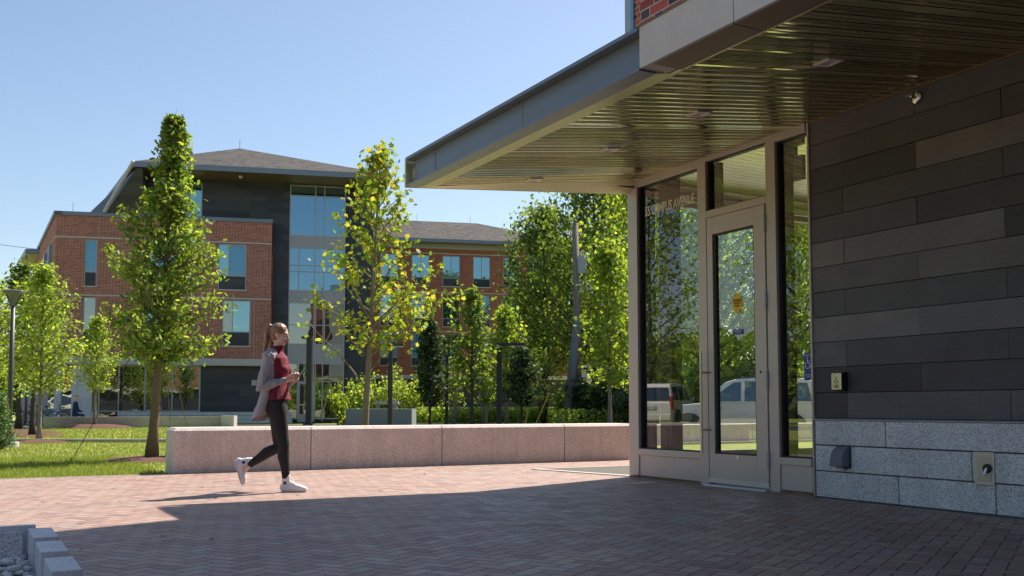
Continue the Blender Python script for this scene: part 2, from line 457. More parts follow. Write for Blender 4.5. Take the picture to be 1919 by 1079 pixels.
    g['rubber_pale'] = plain('pale_rubber', (.58, .56, .55), .6)
    g['lip'] = plain('lip', (.40, .16, .14), .5)
    g['teal'] = plain('teal_phone', (.05, .22, .22), .35)
    g['carwhite'] = plain('white_car_paint', (.80, .80, .79), .22, 0, .02)
    g['carglass'] = mirror_glass('car_glass', (.01, .014, .018), (.7, .8, .85), .22)
    g['tail'] = plain('red_lens', (.45, .012, .012), .2)
    g['rubber'] = plain('tyre_rubber', (.02, .02, .02), .85)
    g['rim'] = plain('alloy_rim', (.42, .42, .43), .35, .8, .05)
    g['plate'] = plain('number_plate', (.55, .56, .58), .5)
    g['navy'] = plain('navy_cloth', (.02, .045, .11), .9)
    g['redplastic'] = plain('red_plastic', (.42, .03, .025), .5)
    g['blueplastic'] = plain('blue_plastic', (.02, .10, .38), .5)
    g['ygd'] = plain('yellow_guy_guard', (.62, .50, .06), .6)
    g['trans_grey'] = plain('transformer_grey', (.33, .36, .40), .5)
    g['floor_in'] = plain('dark_floor_mat', (.22, .21, .20), .9)
    g['wall_in'] = plain('interior_wall', (.5, .48, .42), .9)
    g['ceil_in'] = plain('interior_ceiling', (.34, .33, .27), .6)
    g['col_in'] = plain('brown_column', (.055, .042, .038), .6)
    g['stone'] = plain('river_stone', (.50, .50, .49), .6, 0, .3, 30, 0, 1, .5, .6)
    g['clap'] = plain('pale_clapboard', (.52, .55, .58), .7)
    g['wood_rail'] = plain('pale_timber', (.46, .33, .17), .8)
mats()
# ------------------------------------------------------------------ near frame: x = s along the entrance wall towards the viewer, y = into the building
P0 = (1.5194, 12.5509, 0.0); RZ = R(-61.2)
def struct(mb, name, mat, loc=P0, rz=RZ, kind='structure', **kw):
    o = mb.build(name, mat, None, loc=loc, rz=rz, **kw)
    o['kind'] = kind
    return o
def nw(s, v, z=0.0):
    """near frame to world"""
    c, q = math.cos(RZ), math.sin(RZ)
    return Vector((P0[0] + c*s - q*v, P0[1] + q*s + c*v, z))

# ---- ground (with a hole for the window well), paving, kerb, paths
WS0, WS1, WV0, WV1 = 2.95, 12.0, -9.2, -6.935      # window well in the near frame
def ring(mb, S0, S1, V0, V1, s0, s1, v0, v1, z):
    for a, b, c, d in ((S0, s0, V0, V1), (s1, S1, V0, V1), (s0, s1, V0, v0), (s0, s1, v1, V1)):
        mb.quad((a, c, z), (b, c, z), (b, d, z), (a, d, z))
mb = MB(); ring(mb, -900, 300, -700, 700, WS0, WS1, WV0, WV1, -.012); struct(mb, 'lawn', MAT['grass'])
mb = MB(); ring(mb, -3.37, 40, -30, 40, WS0, WS1, WV0, WV1, 0.0); struct(mb, 'paving', MAT['paving'])
mb = MB(); mb.box(-20, -4.3, 25.0, 25.22, -.2, .075); mb.box(-20, -4.3, 25.22, 26.6, -.2, .03)
struct(mb, 'kerb', MAT['concrete'], (0, 0, 0), 0)
mb = MB(); mb.quad((-6, 45, -.006), (9, 47, -.006), (9, 56, -.006), (-4, 53, -.006)); struct(mb, 'path', MAT['paving'], (0, 0, 0), 0)
mb = MB(); mb.quad((-40, 58, -.006), (-21, 58, -.006), (-22.5, 46.5, -.006), (-24, 43, -.006)) ; mb.quad((-90, 60, -.007), (-40, 58, -.007), (-24, 43, -.007), (-60, 41, -.007))
struct(mb, 'forecourt', MAT['paving'], (0, 0, 0), 0)
mb = MB(); mb.box(-3.4, -3.36, -30, -5.02, -.1, .004)   # edge course of the paving against the lawn
struct(mb, 'paving_edge', MAT['conc_pale'])

# ---- flush planting pit by the corner post
pit = empty('drain_bed', P0, RZ, 'flush concrete-edged gravel bed beside the bronze corner post', 'gravel bed')
def border(pts, wid, z0, z1):
    mb = MB(); n = len(pts); c = Vector((sum(p[0] for p in pts)/n, sum(p[1] for p in pts)/n))
    inner = [c + (Vector(p)-c)*(1 - wid/max((Vector(p)-c).length, .1)) for p in pts]
    for i in range(n):
        a, b = pts[i], pts[(i+1) % n]; d, e = inner[(i+1) % n], inner[i]
        mb.hexa([(a[0],a[1],z0),(b[0],b[1],z0),(d[0],d[1],z0),(e[0],e[1],z0),(a[0],a[1],z1),(b[0],b[1],z1),(d[0],d[1],z1),(e[0],e[1],z1)])
    return mb, inner
pts = [(-1.86, -.40), (-.05, -.03), (-.05, 3.2), (-1.80, 3.2)]
mb, inner = border(pts, .12, -.1, .012); mb.build('edging', MAT['conc_pale'], pit)
mb = MB(); mb.add([(p[0], p[1], .006) for p in inner], [(0, 1, 2, 3)]); mb.build('gravel', plain('dark_gravel', (.13, .125, .105), .95, 0, .8, 60, 1, 90), pit)

# ---- granite seat wall in blocks
sw = empty('seat_wall', nw(-3.64, -1.3), RZ, 'long pink granite seat wall behind the walking woman', 'low wall')
sw_off = (3.64, 1.3)
for v0, v1 in ((-4.95, -3.096), (-3.084, -1.076), (-1.064, 1.084), (1.096, 2.45)):
    mb = MB(); e0, e1 = (.042 if v0 < -4.9 else 0), (.042 if v1 > 2.4 else 0)
    x0, x1, y0, y1 = -3.92+sw_off[0], -3.38+sw_off[0], v0+sw_off[1], v1+sw_off[1]; c_ = .042
    vs = []
    for z, ix, a_, b_ in ((-.1, 0, 0, 0), (.558, 0, 0, 0), (.60, c_, e0, e1)): vs += [(x0+ix, y0+a_, z), (x1-ix, y0+a_, z), (x1-ix, y1-b_, z), (x0+ix, y1-b_, z)]
    mb.add(vs, [(3,2,1,0), (8,9,10,11)] + [(k*4+i, k*4+(i+1) % 4, k*4+4+(i+1) % 4, k*4+4+i) for k in (0, 1) for i in range(4)])
    mb.build('granite_block', MAT['gran_pink'], sw, bevel=.004)
mb = MB()
for v in (-3.09, -1.07, 1.09): mb.box(-3.88+sw_off[0], -3.392+sw_off[0], v-.006+sw_off[1], v+.006+sw_off[1], -.1, .553)
mb.build('joint', MAT['gran_joint'], sw)

# a second wall beyond the street side lawn, seen through the glass
sw2 = empty('seat_wall', nw(-8.7, 9.5), RZ, 'farther granite seat wall seen through the entrance glass', 'low wall')
for k in range(5):
    a = -4.4 + k*2.4
    mb = MB(); mb.box(-.45, 0, a, a+2.385, -.1, .46); mb.build('granite_block', MAT['gran_pink'], sw2, bevel=.014)
mb = MB(); mb.box(0.003, .22, -4.4, 8, -.1, .04); mb.build('kerb_stone', MAT['conc_pale'], sw2)
mb = MB(); mb.quad((-40, 4, -.005), (-9.6, 4, -.005), (-9.6, 60, -.005), (-40, 60, -.005)); MAT['asphalt'] = plain('asphalt', (.055, .055, .058), .9, 0, .2, 6, .3, 80); struct(mb, 'street', MAT['asphalt'])
mb = MB(); mb.quad((-42, -27, -.004), (-18, -27, -.004), (-18, -19, -.004), (-42, -19, -.004)); struct(mb, 'street', MAT['asphalt'])
mb = MB(); mb.quad((-40, 3.2, -.003), (-12.5, 3.2, -.003), (-12.5, 4, -.003), (-40, 4, -.003)); struct(mb, 'pavement', MAT['concrete'])

# ---- window well: stones, back wall, toothed blocks
mb = MB(); mb.box(WS0, WS1, WV0, WV1, -.6, -.5)
struct(mb, 'well_floor', MAT['gran_joint'])
ww = empty('well_wall', nw(2.9, -8), RZ, 'grey granite wall closing the sunken stone bed, its top level with the paving', 'low wall')
mb = MB(); mb.box(-.02, .05, -1.2, 1.065, -.5, .095); mb.build('coping', MAT['gran_cut'], ww)
mb = MB(); mb.box(.052, .10, -1.2, .99, -.5, .06); mb.build('wall_face', MAT['gran_grey'], ww)
zt = .085
lab = ['farthest of the toothed granite kerb blocks, beside the well wall', 'middle toothed granite kerb block edging the stone bed', 'nearest toothed granite kerb block in the bottom corner', 'last toothed granite kerb block, cut by the picture edge']
for k, (a, b) in enumerate(((3.03, 3.56), (3.76, 4.24), (4.48, 4.97), (5.2, 5.7))):
    mb = MB(); mb.box(a, b, -6.985, -6.845, -.5, zt)
    o = mb.build('kerb_block', MAT['gran_cut'], None, loc=P0, rz=RZ, bevel=.006)
    tag(o, lab[k], 'kerb block', 'toothed granite kerb blocks of the window well')
mb = MB(); mb.box(3.0, 7.0, -6.93, -6.87, -.5, -.02); struct(mb, 'well_liner', MAT['gran_grey'])
mb = MB(); r2 = random.Random(3)
for k in range(1700):
    s = 2.98 + r2.random()**1.3*3.2; v = -7.0 - r2.random()*1.6; q = .014 + r2.random()**2*.026
    z = -.17 + r2.random()*.08 + .05*math.sin(s*3+v*4)
    rot = Matrix.Rotation(r2.random()*6, 3, 'Z') @ Matrix.Rotation(r2.uniform(-.5, .5), 3, 'X')
    mb.ell((s, v, z), (q*1.35, q, q*.7), rot, 8, 6)
struct(mb, 'river_stones', MAT['stone'], kind='stuff', smooth=True)

# ------------------------------------------------------------------ entrance building
EB = empty('entrance_building', P0, RZ, 'brick building with dark board cladding, glazed entrance and a canopy at right', 'building')
# upper storeys: main block and the brick bay that stands forward
mb = MB()
mb.box(.10, 40, .0, 16, 3.95, 13.2)
mb.build('upper_wall', MAT['brick_near'], EB)
mb = MB(); mb.box(4.45, 40, -3.10, -2.86, 3.672, 3.86); mb.box(4.45, 40, -3.10, -.003, 3.861, 13.2); mb.build('upper_bay', MAT['brick_near'], EB)
up = MB(); up.box(-.10, .03, -.005, .09, 3.9, 13.2); up.box(-.10, .096, .09, 15, 3.9, 13.2); o = up.build('corner_glazing', MAT['alu'], EB)
mb = MB(); mb.box(.034, .098, -.012, -.004, 4.0, 13.1); mb.build('glass_strip', MAT['pane'], EB)
mb = MB(); mb.box(.55, .9, -.05, -.004, 4.0, 13.1); mb.box(2.6, 2.72, -.05, -.004, 4.0, 13.1); mb.build('upper_mullion', MAT['alu'], EB)
mb = MB(); mb.box(.9, 2.6, -.02, -.003, 4.6, 13.0); mb.build('upper_glazing', MAT['pane'], EB)
# precast beam under the bay
for k, (a, b) in enumerate(((4.44, 5.455), (5.463, 8.0), (8.008, 11.2), (11.208, 40))):
    mb = MB(); mb.box(a, b, -3.105, -2.86, 3.352, 3.66); mb.build('beam', MAT['precast'], EB)
mb = MB(); mb.box(4.445, 40, -3.112, -2.9, 3.661, 3.671); mb.build('beam_flashing', MAT['bronze_dk'], EB)
mb = MB(); mb.box(4.60, 5.452, -3.103, -2.845, 3.338, 3.351); mb.box(5.462, 40, -3.103, -2.845, 3.338, 3.351); mb.build('beam_soffit', MAT['bronze_dk'], EB)
# canopy
mb = MB(); mb.box(.10, 2.555, -3.03, -2.98, 3.36, 3.63); mb.box(2.562, 4.438, -3.03, -2.98, 3.36, 3.63)
mb.box(.655, .661, -3.034, -3.03, 3.36, 3.63)
mb.build('fascia', MAT['metal_fascia'], EB)
mb = MB(); mb.box(.045, 2.557, -3.125, -2.95, 3.632, 3.662); mb.box(2.561, 4.438, -3.125, -2.95, 3.632, 3.662); mb.box(.045, .12, -2.95, 3.8, 3.632, 3.662); mb.build('fascia_cap', MAT['metal_fascia'], EB)
mb = MB(); mb.box(.055, 4.438, -3.11, -2.955, 3.337, 3.358); mb.build('fascia_lip', MAT['metal_fascia'], EB)
mb = MB(); mb.hexa([(.06,-2.98,3.37),(4.44,-2.98,3.37),(4.44,-.0,3.76),(.06,-.0,3.76),(.06,-2.98,3.65),(4.44,-2.98,3.65),(4.44,0,4.02),(.06,0,4.02)])
mb.hexa([(.06,.001,3.74),(4.44,.001,3.74),(4.44,3.9,3.74),(.06,3.9,3.74),(.06,.001,3.94),(4.44,.001,3.94),(4.44,3.9,3.94),(.06,3.9,3.94)])
mb.build('canopy_roof', MAT['alu'], EB)
TL = .1268
def soz(v): return 3.73 + TL*v          # v is negative outwards
def hip_s(v): return .06 if v > -3.1 else .06
mb = MB(); p = .1236; k = 0; s = .09
while s < 30:
    e = s + p - .015
    va, vb = (-2.74, -.012)
    if s > 4.45: va = -2.835
    for q in range(4):                    # a slightly crowned board, four facets across
        x0 = s + (e-s)*q/4; x1 = s + (e-s)*(q+1)/4
        h = lambda f: -.0012*(1-(2*f-1)**2)
        z0a, z1a = h(q/4), h((q+1)/4)
        b = len(mb.v)
        mb.v += [(x0, va, soz(va)+z0a), (x1, va, soz(va)+z1a), (x1, vb, soz(vb)+z1a), (x0, vb, soz(vb)+z0a)]
        mb.f.append((b, b+1, b+2, b+3)); mb.m.append(0)
    s += p
# merge the facets of one board so that each board is one island
me_o = mb.build('soffit', MAT['soffit'], EB, smooth=True)
bm = bmesh.new(); bm.from_mesh(me_o.data); bmesh.ops.remove_doubles(bm, verts=bm.verts, dist=.0004); bm.to_mesh(me_o.data); bm.free()
mb = MB(); mb.hexa([(.07,-2.9,3.41),(40,-2.9,3.41),(40,-.004,3.76),(.07,-.004,3.76),(.07,-2.9,3.43),(40,-2.9,3.43),(40,-.004,3.775),(.07,-.004,3.775)])
mb.build('soffit_backing', MAT['gasket'], EB)
mb = MB(); mb.hexa([(.06,-2.955,soz(-2.955)-.02),(4.44,-2.955,soz(-2.955)-.02),(4.44,-2.745,soz(-2.745)-.006),(.06,-2.745,soz(-2.745)-.006),(.06,-2.955,3.40),(4.44,-2.955,3.40),(4.44,-2.745,3.42),(.06,-2.745,3.42)])
mb.box(4.45, 40, -2.842, -2.80, 3.352, 3.372)
mb.build('soffit_trim', MAT['soffit_trim'], EB)
mb = MB(); mb.box(3.08, 40, -.03, -.013, 3.712, 3.726); mb.build('wall_trim', MAT['bronze_dk'], EB)
# down-stand lip at the canopy end, boards running the other way
mb = MB()
nb = 7
for q in range(nb):
    f0 = q/nb; f1 = (q+1)/nb - .02
    a0, a1 = -3.0, 4.0
    # panels between the lip edge (low) and the soffit (high)
    for (va, vb) in ((-3.05, -.02), (-.02, 3.9)):
        lo = lambda v: 3.340 + (3.585-3.340)*(v+3.1)/3.1 if v < 0 else 3.585
        hi = lambda v: soz(v)+.002 if v < 0 else 3.73
        za0 = lo(va)+(hi(va)-lo(va))*f0; za1 = lo(va)+(hi(va)-lo(va))*f1
        zb0 = lo(vb)+(hi(vb)-lo(vb))*f0; zb1 = lo(vb)+(hi(vb)-lo(vb))*f1
        qa = (hi(va)-lo(va))*1.6; qb = (hi(vb)-lo(vb))*1.6
        mb.quad((qa*f0, va, za0), (qb*f0, vb, zb0), (qb*f1, vb, zb1), (qa*f1, va, za1))
mb.hexa([(-.03,-3.1,3.337),(.0,-3.1,3.337),(.0,-.0,3.583),(-.03,-.0,3.583),(-.03,-3.1,3.655),(.0,-3.1,3.655),(.0,-.0,3.95),(-.03,-.0,3.95)])
mb.box(-.03, .0, .002, 3.95, 3.583, 3.95)
mb.build('canopy_end', MAT['soffit_trim'], EB)
# ---- dark cladding, measured board by board (course .246 m, joints half a board apart)
mb = MB(); zc = [3.727 - .2469*k for k in range(13)]
for k in range(12):
    z1, z0 = zc[k]-.0035, zc[k+1]+.0035
    js = [3.075]
    j = (4.335 if k % 2 == 0 else 3.49)
    while j < 22: js.append(j); j += 1.69
    js.append(22.0)
    for a, b in zip(js[:-1], js[1:]):
        y = -.007*rnd.random()
        mb.box(a+.0025, b-.0025, -.012+y, .02, z0, z1)
rs = random.Random(5)
for k in range(12):
    for q in range(9):
        s = 3.2 + q*.42 + (k % 2)*.2
        if s < 8: mb.ell((s, -.0165, zc[k]-.123+rs.uniform(-.09, .09)), (.0036, .002, .0036), None, 6, 4, 1)
mb.build('cladding', [MAT['clad'], MAT['dkgrey']], EB)
mb = MB(); mb.box(3.07, 22, .021, .2, .72, 3.76); mb.build('cladding_backing', MAT['gasket'], EB)
mb = MB(); mb.box(3.051, 3.073, -.03, .1, .756, 3.735); mb.build('cladding_edge_trim', MAT['bronze'], EB)
# ---- granite base
mb = MB()
zs = [(.742, .512), (.500, .263), (.252, .0)]
jn = [[3.145, 3.49+.50, 5.6, 7.3, 9.2, 11.0, 14, 18, 22], [3.145, 4.86, 6.5, 8.2, 10.4, 12.2, 15, 19, 22], [3.145, 4.12, 5.07, 6.9, 8.8, 10.9, 13, 17, 22]]
for (z1, z0), js in zip(zs, jn):
    for a, b in zip(js[:-1], js[1:]):
        mb.box(a if a < 3.2 else a+.005, b-.005, -.085, .1, z0, z1)
mb.build('granite_base', MAT['gran_grey'], EB, bevel=.005)
mb = MB(); mb.box(3.15, 22, -.074, .09, .0, .735); mb.build('base_joint', MAT['gran_joint'], EB)
mb = MB(); mb.hexa([(3.145,-.10,.746),(22,-.10,.746),(22,.015,.752),(3.145,.015,.752),(3.145,-.10,.755),(22,-.10,.755),(22,.015,.766),(3.145,.015,.766)]); mb.build('base_flashing', MAT['alu'], EB)
mb = MB(); mb.box(3.15, 22, -.12, -.087, -.02, .012); mb.build('base_footing', MAT['gran_joint'], EB)
# ---- storefront frame
D0, D1 = -.035, .075
fr = MB()
fr.box(-.035, .165, D0, .12, .03, 3.728)                      # corner post
fr.box(1.345, 1.49, D0, D1, .0, 3.69)                        # left door post
fr.box(2.46, 2.60, D0, D1, .0, 3.728)                         # right door post
fr.box(3.032, 3.05, -.014, D1, .0, 3.728)                        # end post
fr.box(.165, 1.345, D0, D1, 3.635, 3.728); fr.box(1.345, 1.49, D0, D1, 3.69, 3.728); fr.box(1.49, 2.46, D0, D1, 3.675, 3.728); fr.box(2.60, 3.032, D0, D1, 3.64, 3.728)
fr.box(1.49, 2.46, D0, D1, 3.02, 3.10)                        # transom bar
fr.box(.165, 1.345, D0, D1, .285, .36); fr.box(2.60, 3.032, D0, D1, .285, .36)
fr.build('storefront_frame', MAT['bronze'], EB, bevel=.004)
for a_, b_ in ((.165, 1.345), (2.60, 3.032)):
    mb = MB(); mb.box(a_, b_, -.018, .06, .03, .283); mb.build('kick_panel', MAT['bronze'], EB)
for a_, b_ in ((-.12, 1.49), (2.46, 3.03)):
    mb = MB(); mb.box(max(a_, -.04), b_, -.03, .06, -.01, .022); mb.build('sill', MAT['bronze_dk'], EB)
gk = MB()
def gasket(a, b, z0, z1, t=.022, y0=.0, y1=.07):
    gk.box(a+.001, a+t, y0, y1, z0, z1); gk.box(b-t, b-.001, y0, y1, z0, z1)
    gk.box(a+t, b-t, y0, y1, z0, z0+t*.6); gk.box(a+t, b-t, y0, y1, z1-t*.6, z1)
gasket(.166, 1.344, .361, 3.634); gk.box(2.601, 2.623, 0, .07, .361, 3.639); gk.box(2.623, 3.03, 0, .07, .361, .375); gk.box(2.623, 3.03, 0, .07, 3.626, 3.639); gasket(1.491, 2.459, 3.101, 3.674)
gk.box(.165, .31, .076, .14, .36, 3.63); gk.box(1.49, 1.60, .076, .14, 3.10, 3.66); gk.box(2.60, 2.69, .076, .14, .36, 3.63)     # deep dark mullions behind the glass
gk.build('gasket', MAT['gasket'], EB)
for nm, a, b, z0, z1 in (('window_pane', .19, 1.32, .376, 3.62), ('window_pane', 1.515, 2.437, 3.115, 3.66), ('window_pane', 2.625, 3.031, .376, 3.625)):
    mb = MB(); mb.quad((a, .035, z0), (b, .035, z0), (b, .035, z1), (a, .035, z1)); mb.build(nm, MAT['glass'], EB)
# ---- the door
DR = empty('door', (0, 0, 0)); DR.parent = EB; DR['label'] = 'bronze framed glass entrance door with a long steel pull'
mb = MB()
mb.box(1.495, 1.59, -.03, .035, .04, 3.015); mb.box(2.26, 2.43, -.03, .035, .04, 3.015); mb.box(1.59, 2.26, -.03, .035, 2.82, 3.015); mb.box(1.59, 2.26, -.03, .035, .04, .355)
o = mb.build('door_frame', MAT['bronze'], DR, bevel=.004)
mb = MB(); mb.box(1.591, 1.625, -.012, .03, .356, 2.819); mb.box(2.235, 2.259, -.012, .03, .356, 2.819); mb.box(1.625, 2.235, -.012, .03, .356, .372); mb.box(1.625, 2.235, -.012, .03, 2.80, 2.819); mb.build('door_gasket', MAT['gasket'], DR)
mb = MB(); mb.quad((1.625, .01, .372), (2.235, .01, .372), (2.235, .01, 2.80), (1.625, .01, 2.80)); mb.build('door_pane', MAT['glass'], DR)
mb = MB(); mb.tube([(1.47, -.115, .36), (1.47, -.115, 1.50)], .016, 12)
mb.tube([(1.47, -.115, .62), (1.53, -.03, .62)], .011, 8); mb.tube([(1.47, -.115, 1.26), (1.53, -.03, 1.26)], .011, 8)
mb.build('handle', MAT['steel'], DR, smooth=False)
for z in (.32, 1.15, 1.98, 2.81):
    mb = MB(); mb.tube([(2.447, -.045, z-.095), (2.447, -.045, z+.095)], .017, 10); mb.box(2.435, 2.46, -.04, -.02, z-.095, z+.095); mb.build('hinge', MAT['alu'], DR)
mb = MB(); mb.box(1.60, 2.25, .012, .02, 1.27, 1.285); mb.build('push_bar', MAT['dkgrey'], DR)
mb = MB(); mb.lathe([(.0, -.004), (.022, -.004), (.026, 0), (.022, .004), (0, .004)], n=14); o = mb.build('lock', MAT['steel'], DR); o.location = (1.97, -.032, .33); o.rotation_euler = (R(90), 0, 0)
mb = MB(); mb.lathe([(.0, -.004), (.012, -.004), (.014, 0), (.012, .004), (0, .004)], n=12); o = mb.build('lock', MAT['ink'], DR); o.location = (2.34, -.032, 1.24); o.rotation_euler = (R(90), 0, 0)
mb = MB(); mb.hexa([(1.48,-.12,.0),(2.46,-.12,.0),(2.46,.06,.0),(1.48,.06,.0),(1.48,-.10,.016),(2.46,-.10,.016),(2.46,.06,.03),(1.48,.06,.03)]); mb.box(1.495, 2.45, -.045, -.031, .035, .085); mb.build('threshold', plain('aluminium_threshold', (.62, .63, .64), .35, .5, .05), DR)
# ---- vestibule inside: end glazing, back wall, floor, ceiling, column
mb = MB(); mb.box(-.10, -.04, 1.25, 1.31, .0, 3.58); mb.box(-.10, .04, 3.4, 3.9, .0, 3.58); mb.box(-.10, -.02, .121, 1.25, .0, .30); mb.box(-.10, -.02, 1.31, 3.4, .0, .30); mb.box(-.10, -.02, .121, 3.4, 3.50, 3.58)
mb.build('end_frame', MAT['bronze'], EB)
mb = MB(); mb.quad((-.06, .122, .30), (-.06, 1.25, .30), (-.06, 1.25, 3.5), (-.06, .122, 3.5)); mb.quad((-.06, 1.31, .30), (-.06, 3.4, .30), (-.06, 3.4, 3.5), (-.06, 1.31, 3.5)); mb.build('end_pane', MAT['glass'], EB)
mb = MB(); mb.box(-.1, 20, 3.9, 4.1, 0, 3.9); mb.box(3.2, 3.4, .3, 3.9, 0, 3.9); mb.build('inner_wall', MAT['wall_in'], EB)
mb = MB(); mb.box(.0, 3.2, .08, 3.9, .002, .02); mb.build('inner_floor', MAT['floor_in'], EB)
mb = MB(); s = .09
while s < 3.1:
    mb.box(s, s+.1146, .08, 3.9, 3.70, 3.712); s += .1236
mb.box(.09, 3.2, .08, 3.9, 3.714, 3.735)
mb.build('inner_ceiling', MAT['soffit'], EB)
mb = MB(); mb.box(.16, .40, .31, .47, .02, 3.70); mb.build('column', MAT['col_in'], EB)
mb = MB(); mb.box(22, 40, -.1, .1, 0, 3.9); mb.box(39.8, 40, .1, 16, 0, 3.95); mb.box(.0, 40, 15.8, 16, 0, 3.95); mb.box(-.1, .1, 4.1, 15.8, 0, 3.95); mb.build('lower_wall', MAT['brick_near'], EB)

# ------------------------------------------------------------------ things on the entrance
def text_obj(name, body, size, mat, parent, loc, w=1.0, bold=.0, align='CENTER', zspace=1.0, ext=.001):
    cu = bpy.data.curves.new(name, 'FONT'); cu.body = body; cu.size = size; cu.align_x = align; cu.offset = bold; cu.extrude = ext; cu.space_line = zspace
    tmp = bpy.data.objects.new('tmp', cu); COL.objects.link(tmp)
    dg = bpy.context.evaluated_depsgraph_get(); dg.update()
    me = bpy.data.meshes.new_from_object(tmp.evaluated_get(dg))
    bpy.data.objects.remove(tmp); bpy.data.curves.remove(cu)
    me.materials.clear(); me.materials.append(mat)
    o = bpy.data.objects.new(name, me); link(o, parent)
    o.location = loc; o.rotation_euler = (R(90), 0, 0); o.scale = (w, 1, 1)
    return o

# raised letters on the glass
o = text_obj('address_lettering', '55 CAMPUS AVENUE', .168, MAT['letters'], None, (0, 0, 0), .78, .003, 'CENTER')
bbw = max(v.co.x for v in o.data.vertices) - min(v.co.x for v in o.data.vertices)
o.scale = (.965/bbw, 1, 1)
o.location = nw(.735, .031, 3.255); o.rotation_euler = (R(90), 0, RZ)
tag(o, 'pale letters 55 CAMPUS AVENUE on the glass beside the corner post', 'lettering')

def on_wall(name, s, v, z, label, cat, group=None):
    return empty(name, nw(s, v, z), RZ, label, cat, group)

st = on_wall('door_sticker', 1.953, .004, 2.006, 'round yellow caution sticker on the glass of the door', 'sticker')
mb = MB(); mb.add([(.078*math.cos(a), -.001, .107*math.sin(a)) for a in [2*math.pi*k/40 for k in range(40)]] + [(.078*math.cos(a), .001, .107*math.sin(a)) for a in [2*math.pi*k/40 for k in range(40)]],
    [tuple(range(40)), tuple(range(40, 80))[::-1]] + [(k, (k+1) % 40, 40+(k+1) % 40, 40+k) for k in range(40)]); mb.build('disc', MAT['yellow'], st)
text_obj('print', 'AUTOMATIC\nCAUTION\nDOOR', .030, MAT['ink'], st, (0, -.003, .022), .80, .0006, 'CENTER', 1.0, .0004)

st = on_wall('door_label', 1.963, .004, 1.689, 'small blue label below the yellow sticker on the door', 'sticker')
mb = MB(); mb.box(-.078, .078, -.001, .001, -.027, .031); mb.build('plate', MAT['blue_sign'], st)
text_obj('print', 'ACTIVATE SWITCH\nTO OPERATE', .0175, MAT['white'], st, (0, -.003, .008), .85, .0003, 'CENTER', 1.1, .0004)

def wheelchair(mb, c, k, y):
    """access symbol as strokes; k = height"""
    cx, cz = c
    q = lambda x, z: (cx + x*k, y, cz + z*k)
    mb.ell(q(-.05, .43), (.065*k, .001, .065*k), None, 12, 6)
    w = .035*k
    mb.tube([q(-.05, .33), q(-.03, .02)], w, 6); mb.tube([q(-.03, .02), q(.17, .02)], w, 6); mb.tube([q(.17, .02), q(.25, -.27)], w, 6); mb.tube([q(.25, -.27), q(.33, -.24)], w, 6); mb.tube([q(-.04, .18), q(.13, .18)], w*.9, 6)
    arc = [q(-.04 + .23*math.cos(a), -.16 + .23*math.sin(a)) for a in [R(120) + R(235)*t/16 for t in range(17)]]
    mb.tube(arc, w*.9, 6)
sg = on_wall('access_sign', 2.966, .026, 1.275, 'blue wheelchair access sign on the narrow side glass', 'sign')
mb = MB(); mb.box(-.062, .056, -.002, .002, -.135, .135); mb.build('plate', MAT['blue_sign'], sg)
mb = MB(); wheelchair(mb, (-.008, .035), .135, -.0025); mb.build('symbol', MAT['white'], sg)
text_obj('print', 'AUTOMATIC DOOR', .0145, MAT['white'], sg, (-.008, -.004, .112), .8, .0003, 'CENTER', 1, .0004)
text_obj('print', 'ACTIVATE SWITCH\nTO OPERATE', .0145, MAT['white'], sg, (-.008, -.004, -.085), .75, .0003, 'CENTER', 1.4, .0004)

pp = on_wall('push_plate', 3.435, -.02, 1.115, 'square steel door-opener push plate on the dark boards', 'push plate')
mb = MB(); mb.box(-.068, .068, -.05, .003, -.088, .088); mb.build('back_box', MAT['gasket'], pp)
mb = MB(); mb.box(-.062, .062, -.078, -.062, -.082, .082); mb.build('plate', MAT['steel'], pp, bevel=.006)
mb = MB(); mb.box(-.02, .02, -.061, -.051, -.03, .03); mb.build('plunger', MAT['gasket'], pp)
mb = MB(); wheelchair(mb, (0, .012), .075, -.0786); mb.build('symbol', MAT['ink'], pp)
text_obj('print', 'PUSH\nTO OPEN', .016, MAT['ink'], pp, (0, -.0795, -.042), .9, .0004, 'CENTER', 1, .0004)

vh = on_wall('vent_hood', 3.50, -.087, .40, 'dark grey curved vent hood on the granite base', 'vent')
mb = MB(); prof = [(0, -.085), (-.115, -.085)] + [(-.115*math.cos(a), -.085 + .185*math.sin(a)) for a in [R(10)*k for k in range(1, 10)]]
mb.prism(prof, 'x', -.075, .075); mb.build('hood', plain('vent_grey', (.15, .18, .21), .5), vh, bevel=.006)
mb = MB(); mb.box(-.088, .088, -.008, .0, -.10, .11); mb.build('flange', MAT['dkgrey'], vh)
mb = MB(); mb.tube([(.05, -.03, -.086), (.05, -.03, -.12)], .012, 8); mb.build('drip_stub', MAT['dkgrey'], vh)

hb = on_wall('hydrant_box', 4.985, -.087, .372, 'flush steel wall hydrant box at the right of the granite base', 'hydrant box')
mb = MB(); mb.box(-.09, .09, -.014, -.0, -.135, .135); mb.build('cover', plain('dull_steel', (.62, .58, .50), .4, .45, .1, 9), hb, bevel=.006)
mb = MB(); mb.box(-.064, .064, -.0185, -.0145, -.098, .098); mb.build('door', plain('worn_steel', (.56, .52, .45), .5, .45, .2, 14), hb, bevel=.003)
mb = MB(); mb.lathe([(.0, 0), (.038, 0), (.036, .016), (.02, .018), (.0, .018)], n=16); o = mb.build('valve_cap', MAT['gasket'], hb); o.location = (.035, -.0185, .005); o.rotation_euler = (R(90), 0, 0)
mb = MB(); mb.tube([(.035, -.03, .005), (.025, -.055, -.05)], [.012, .009], 8); mb.build('spout', MAT['chrome'], hb)

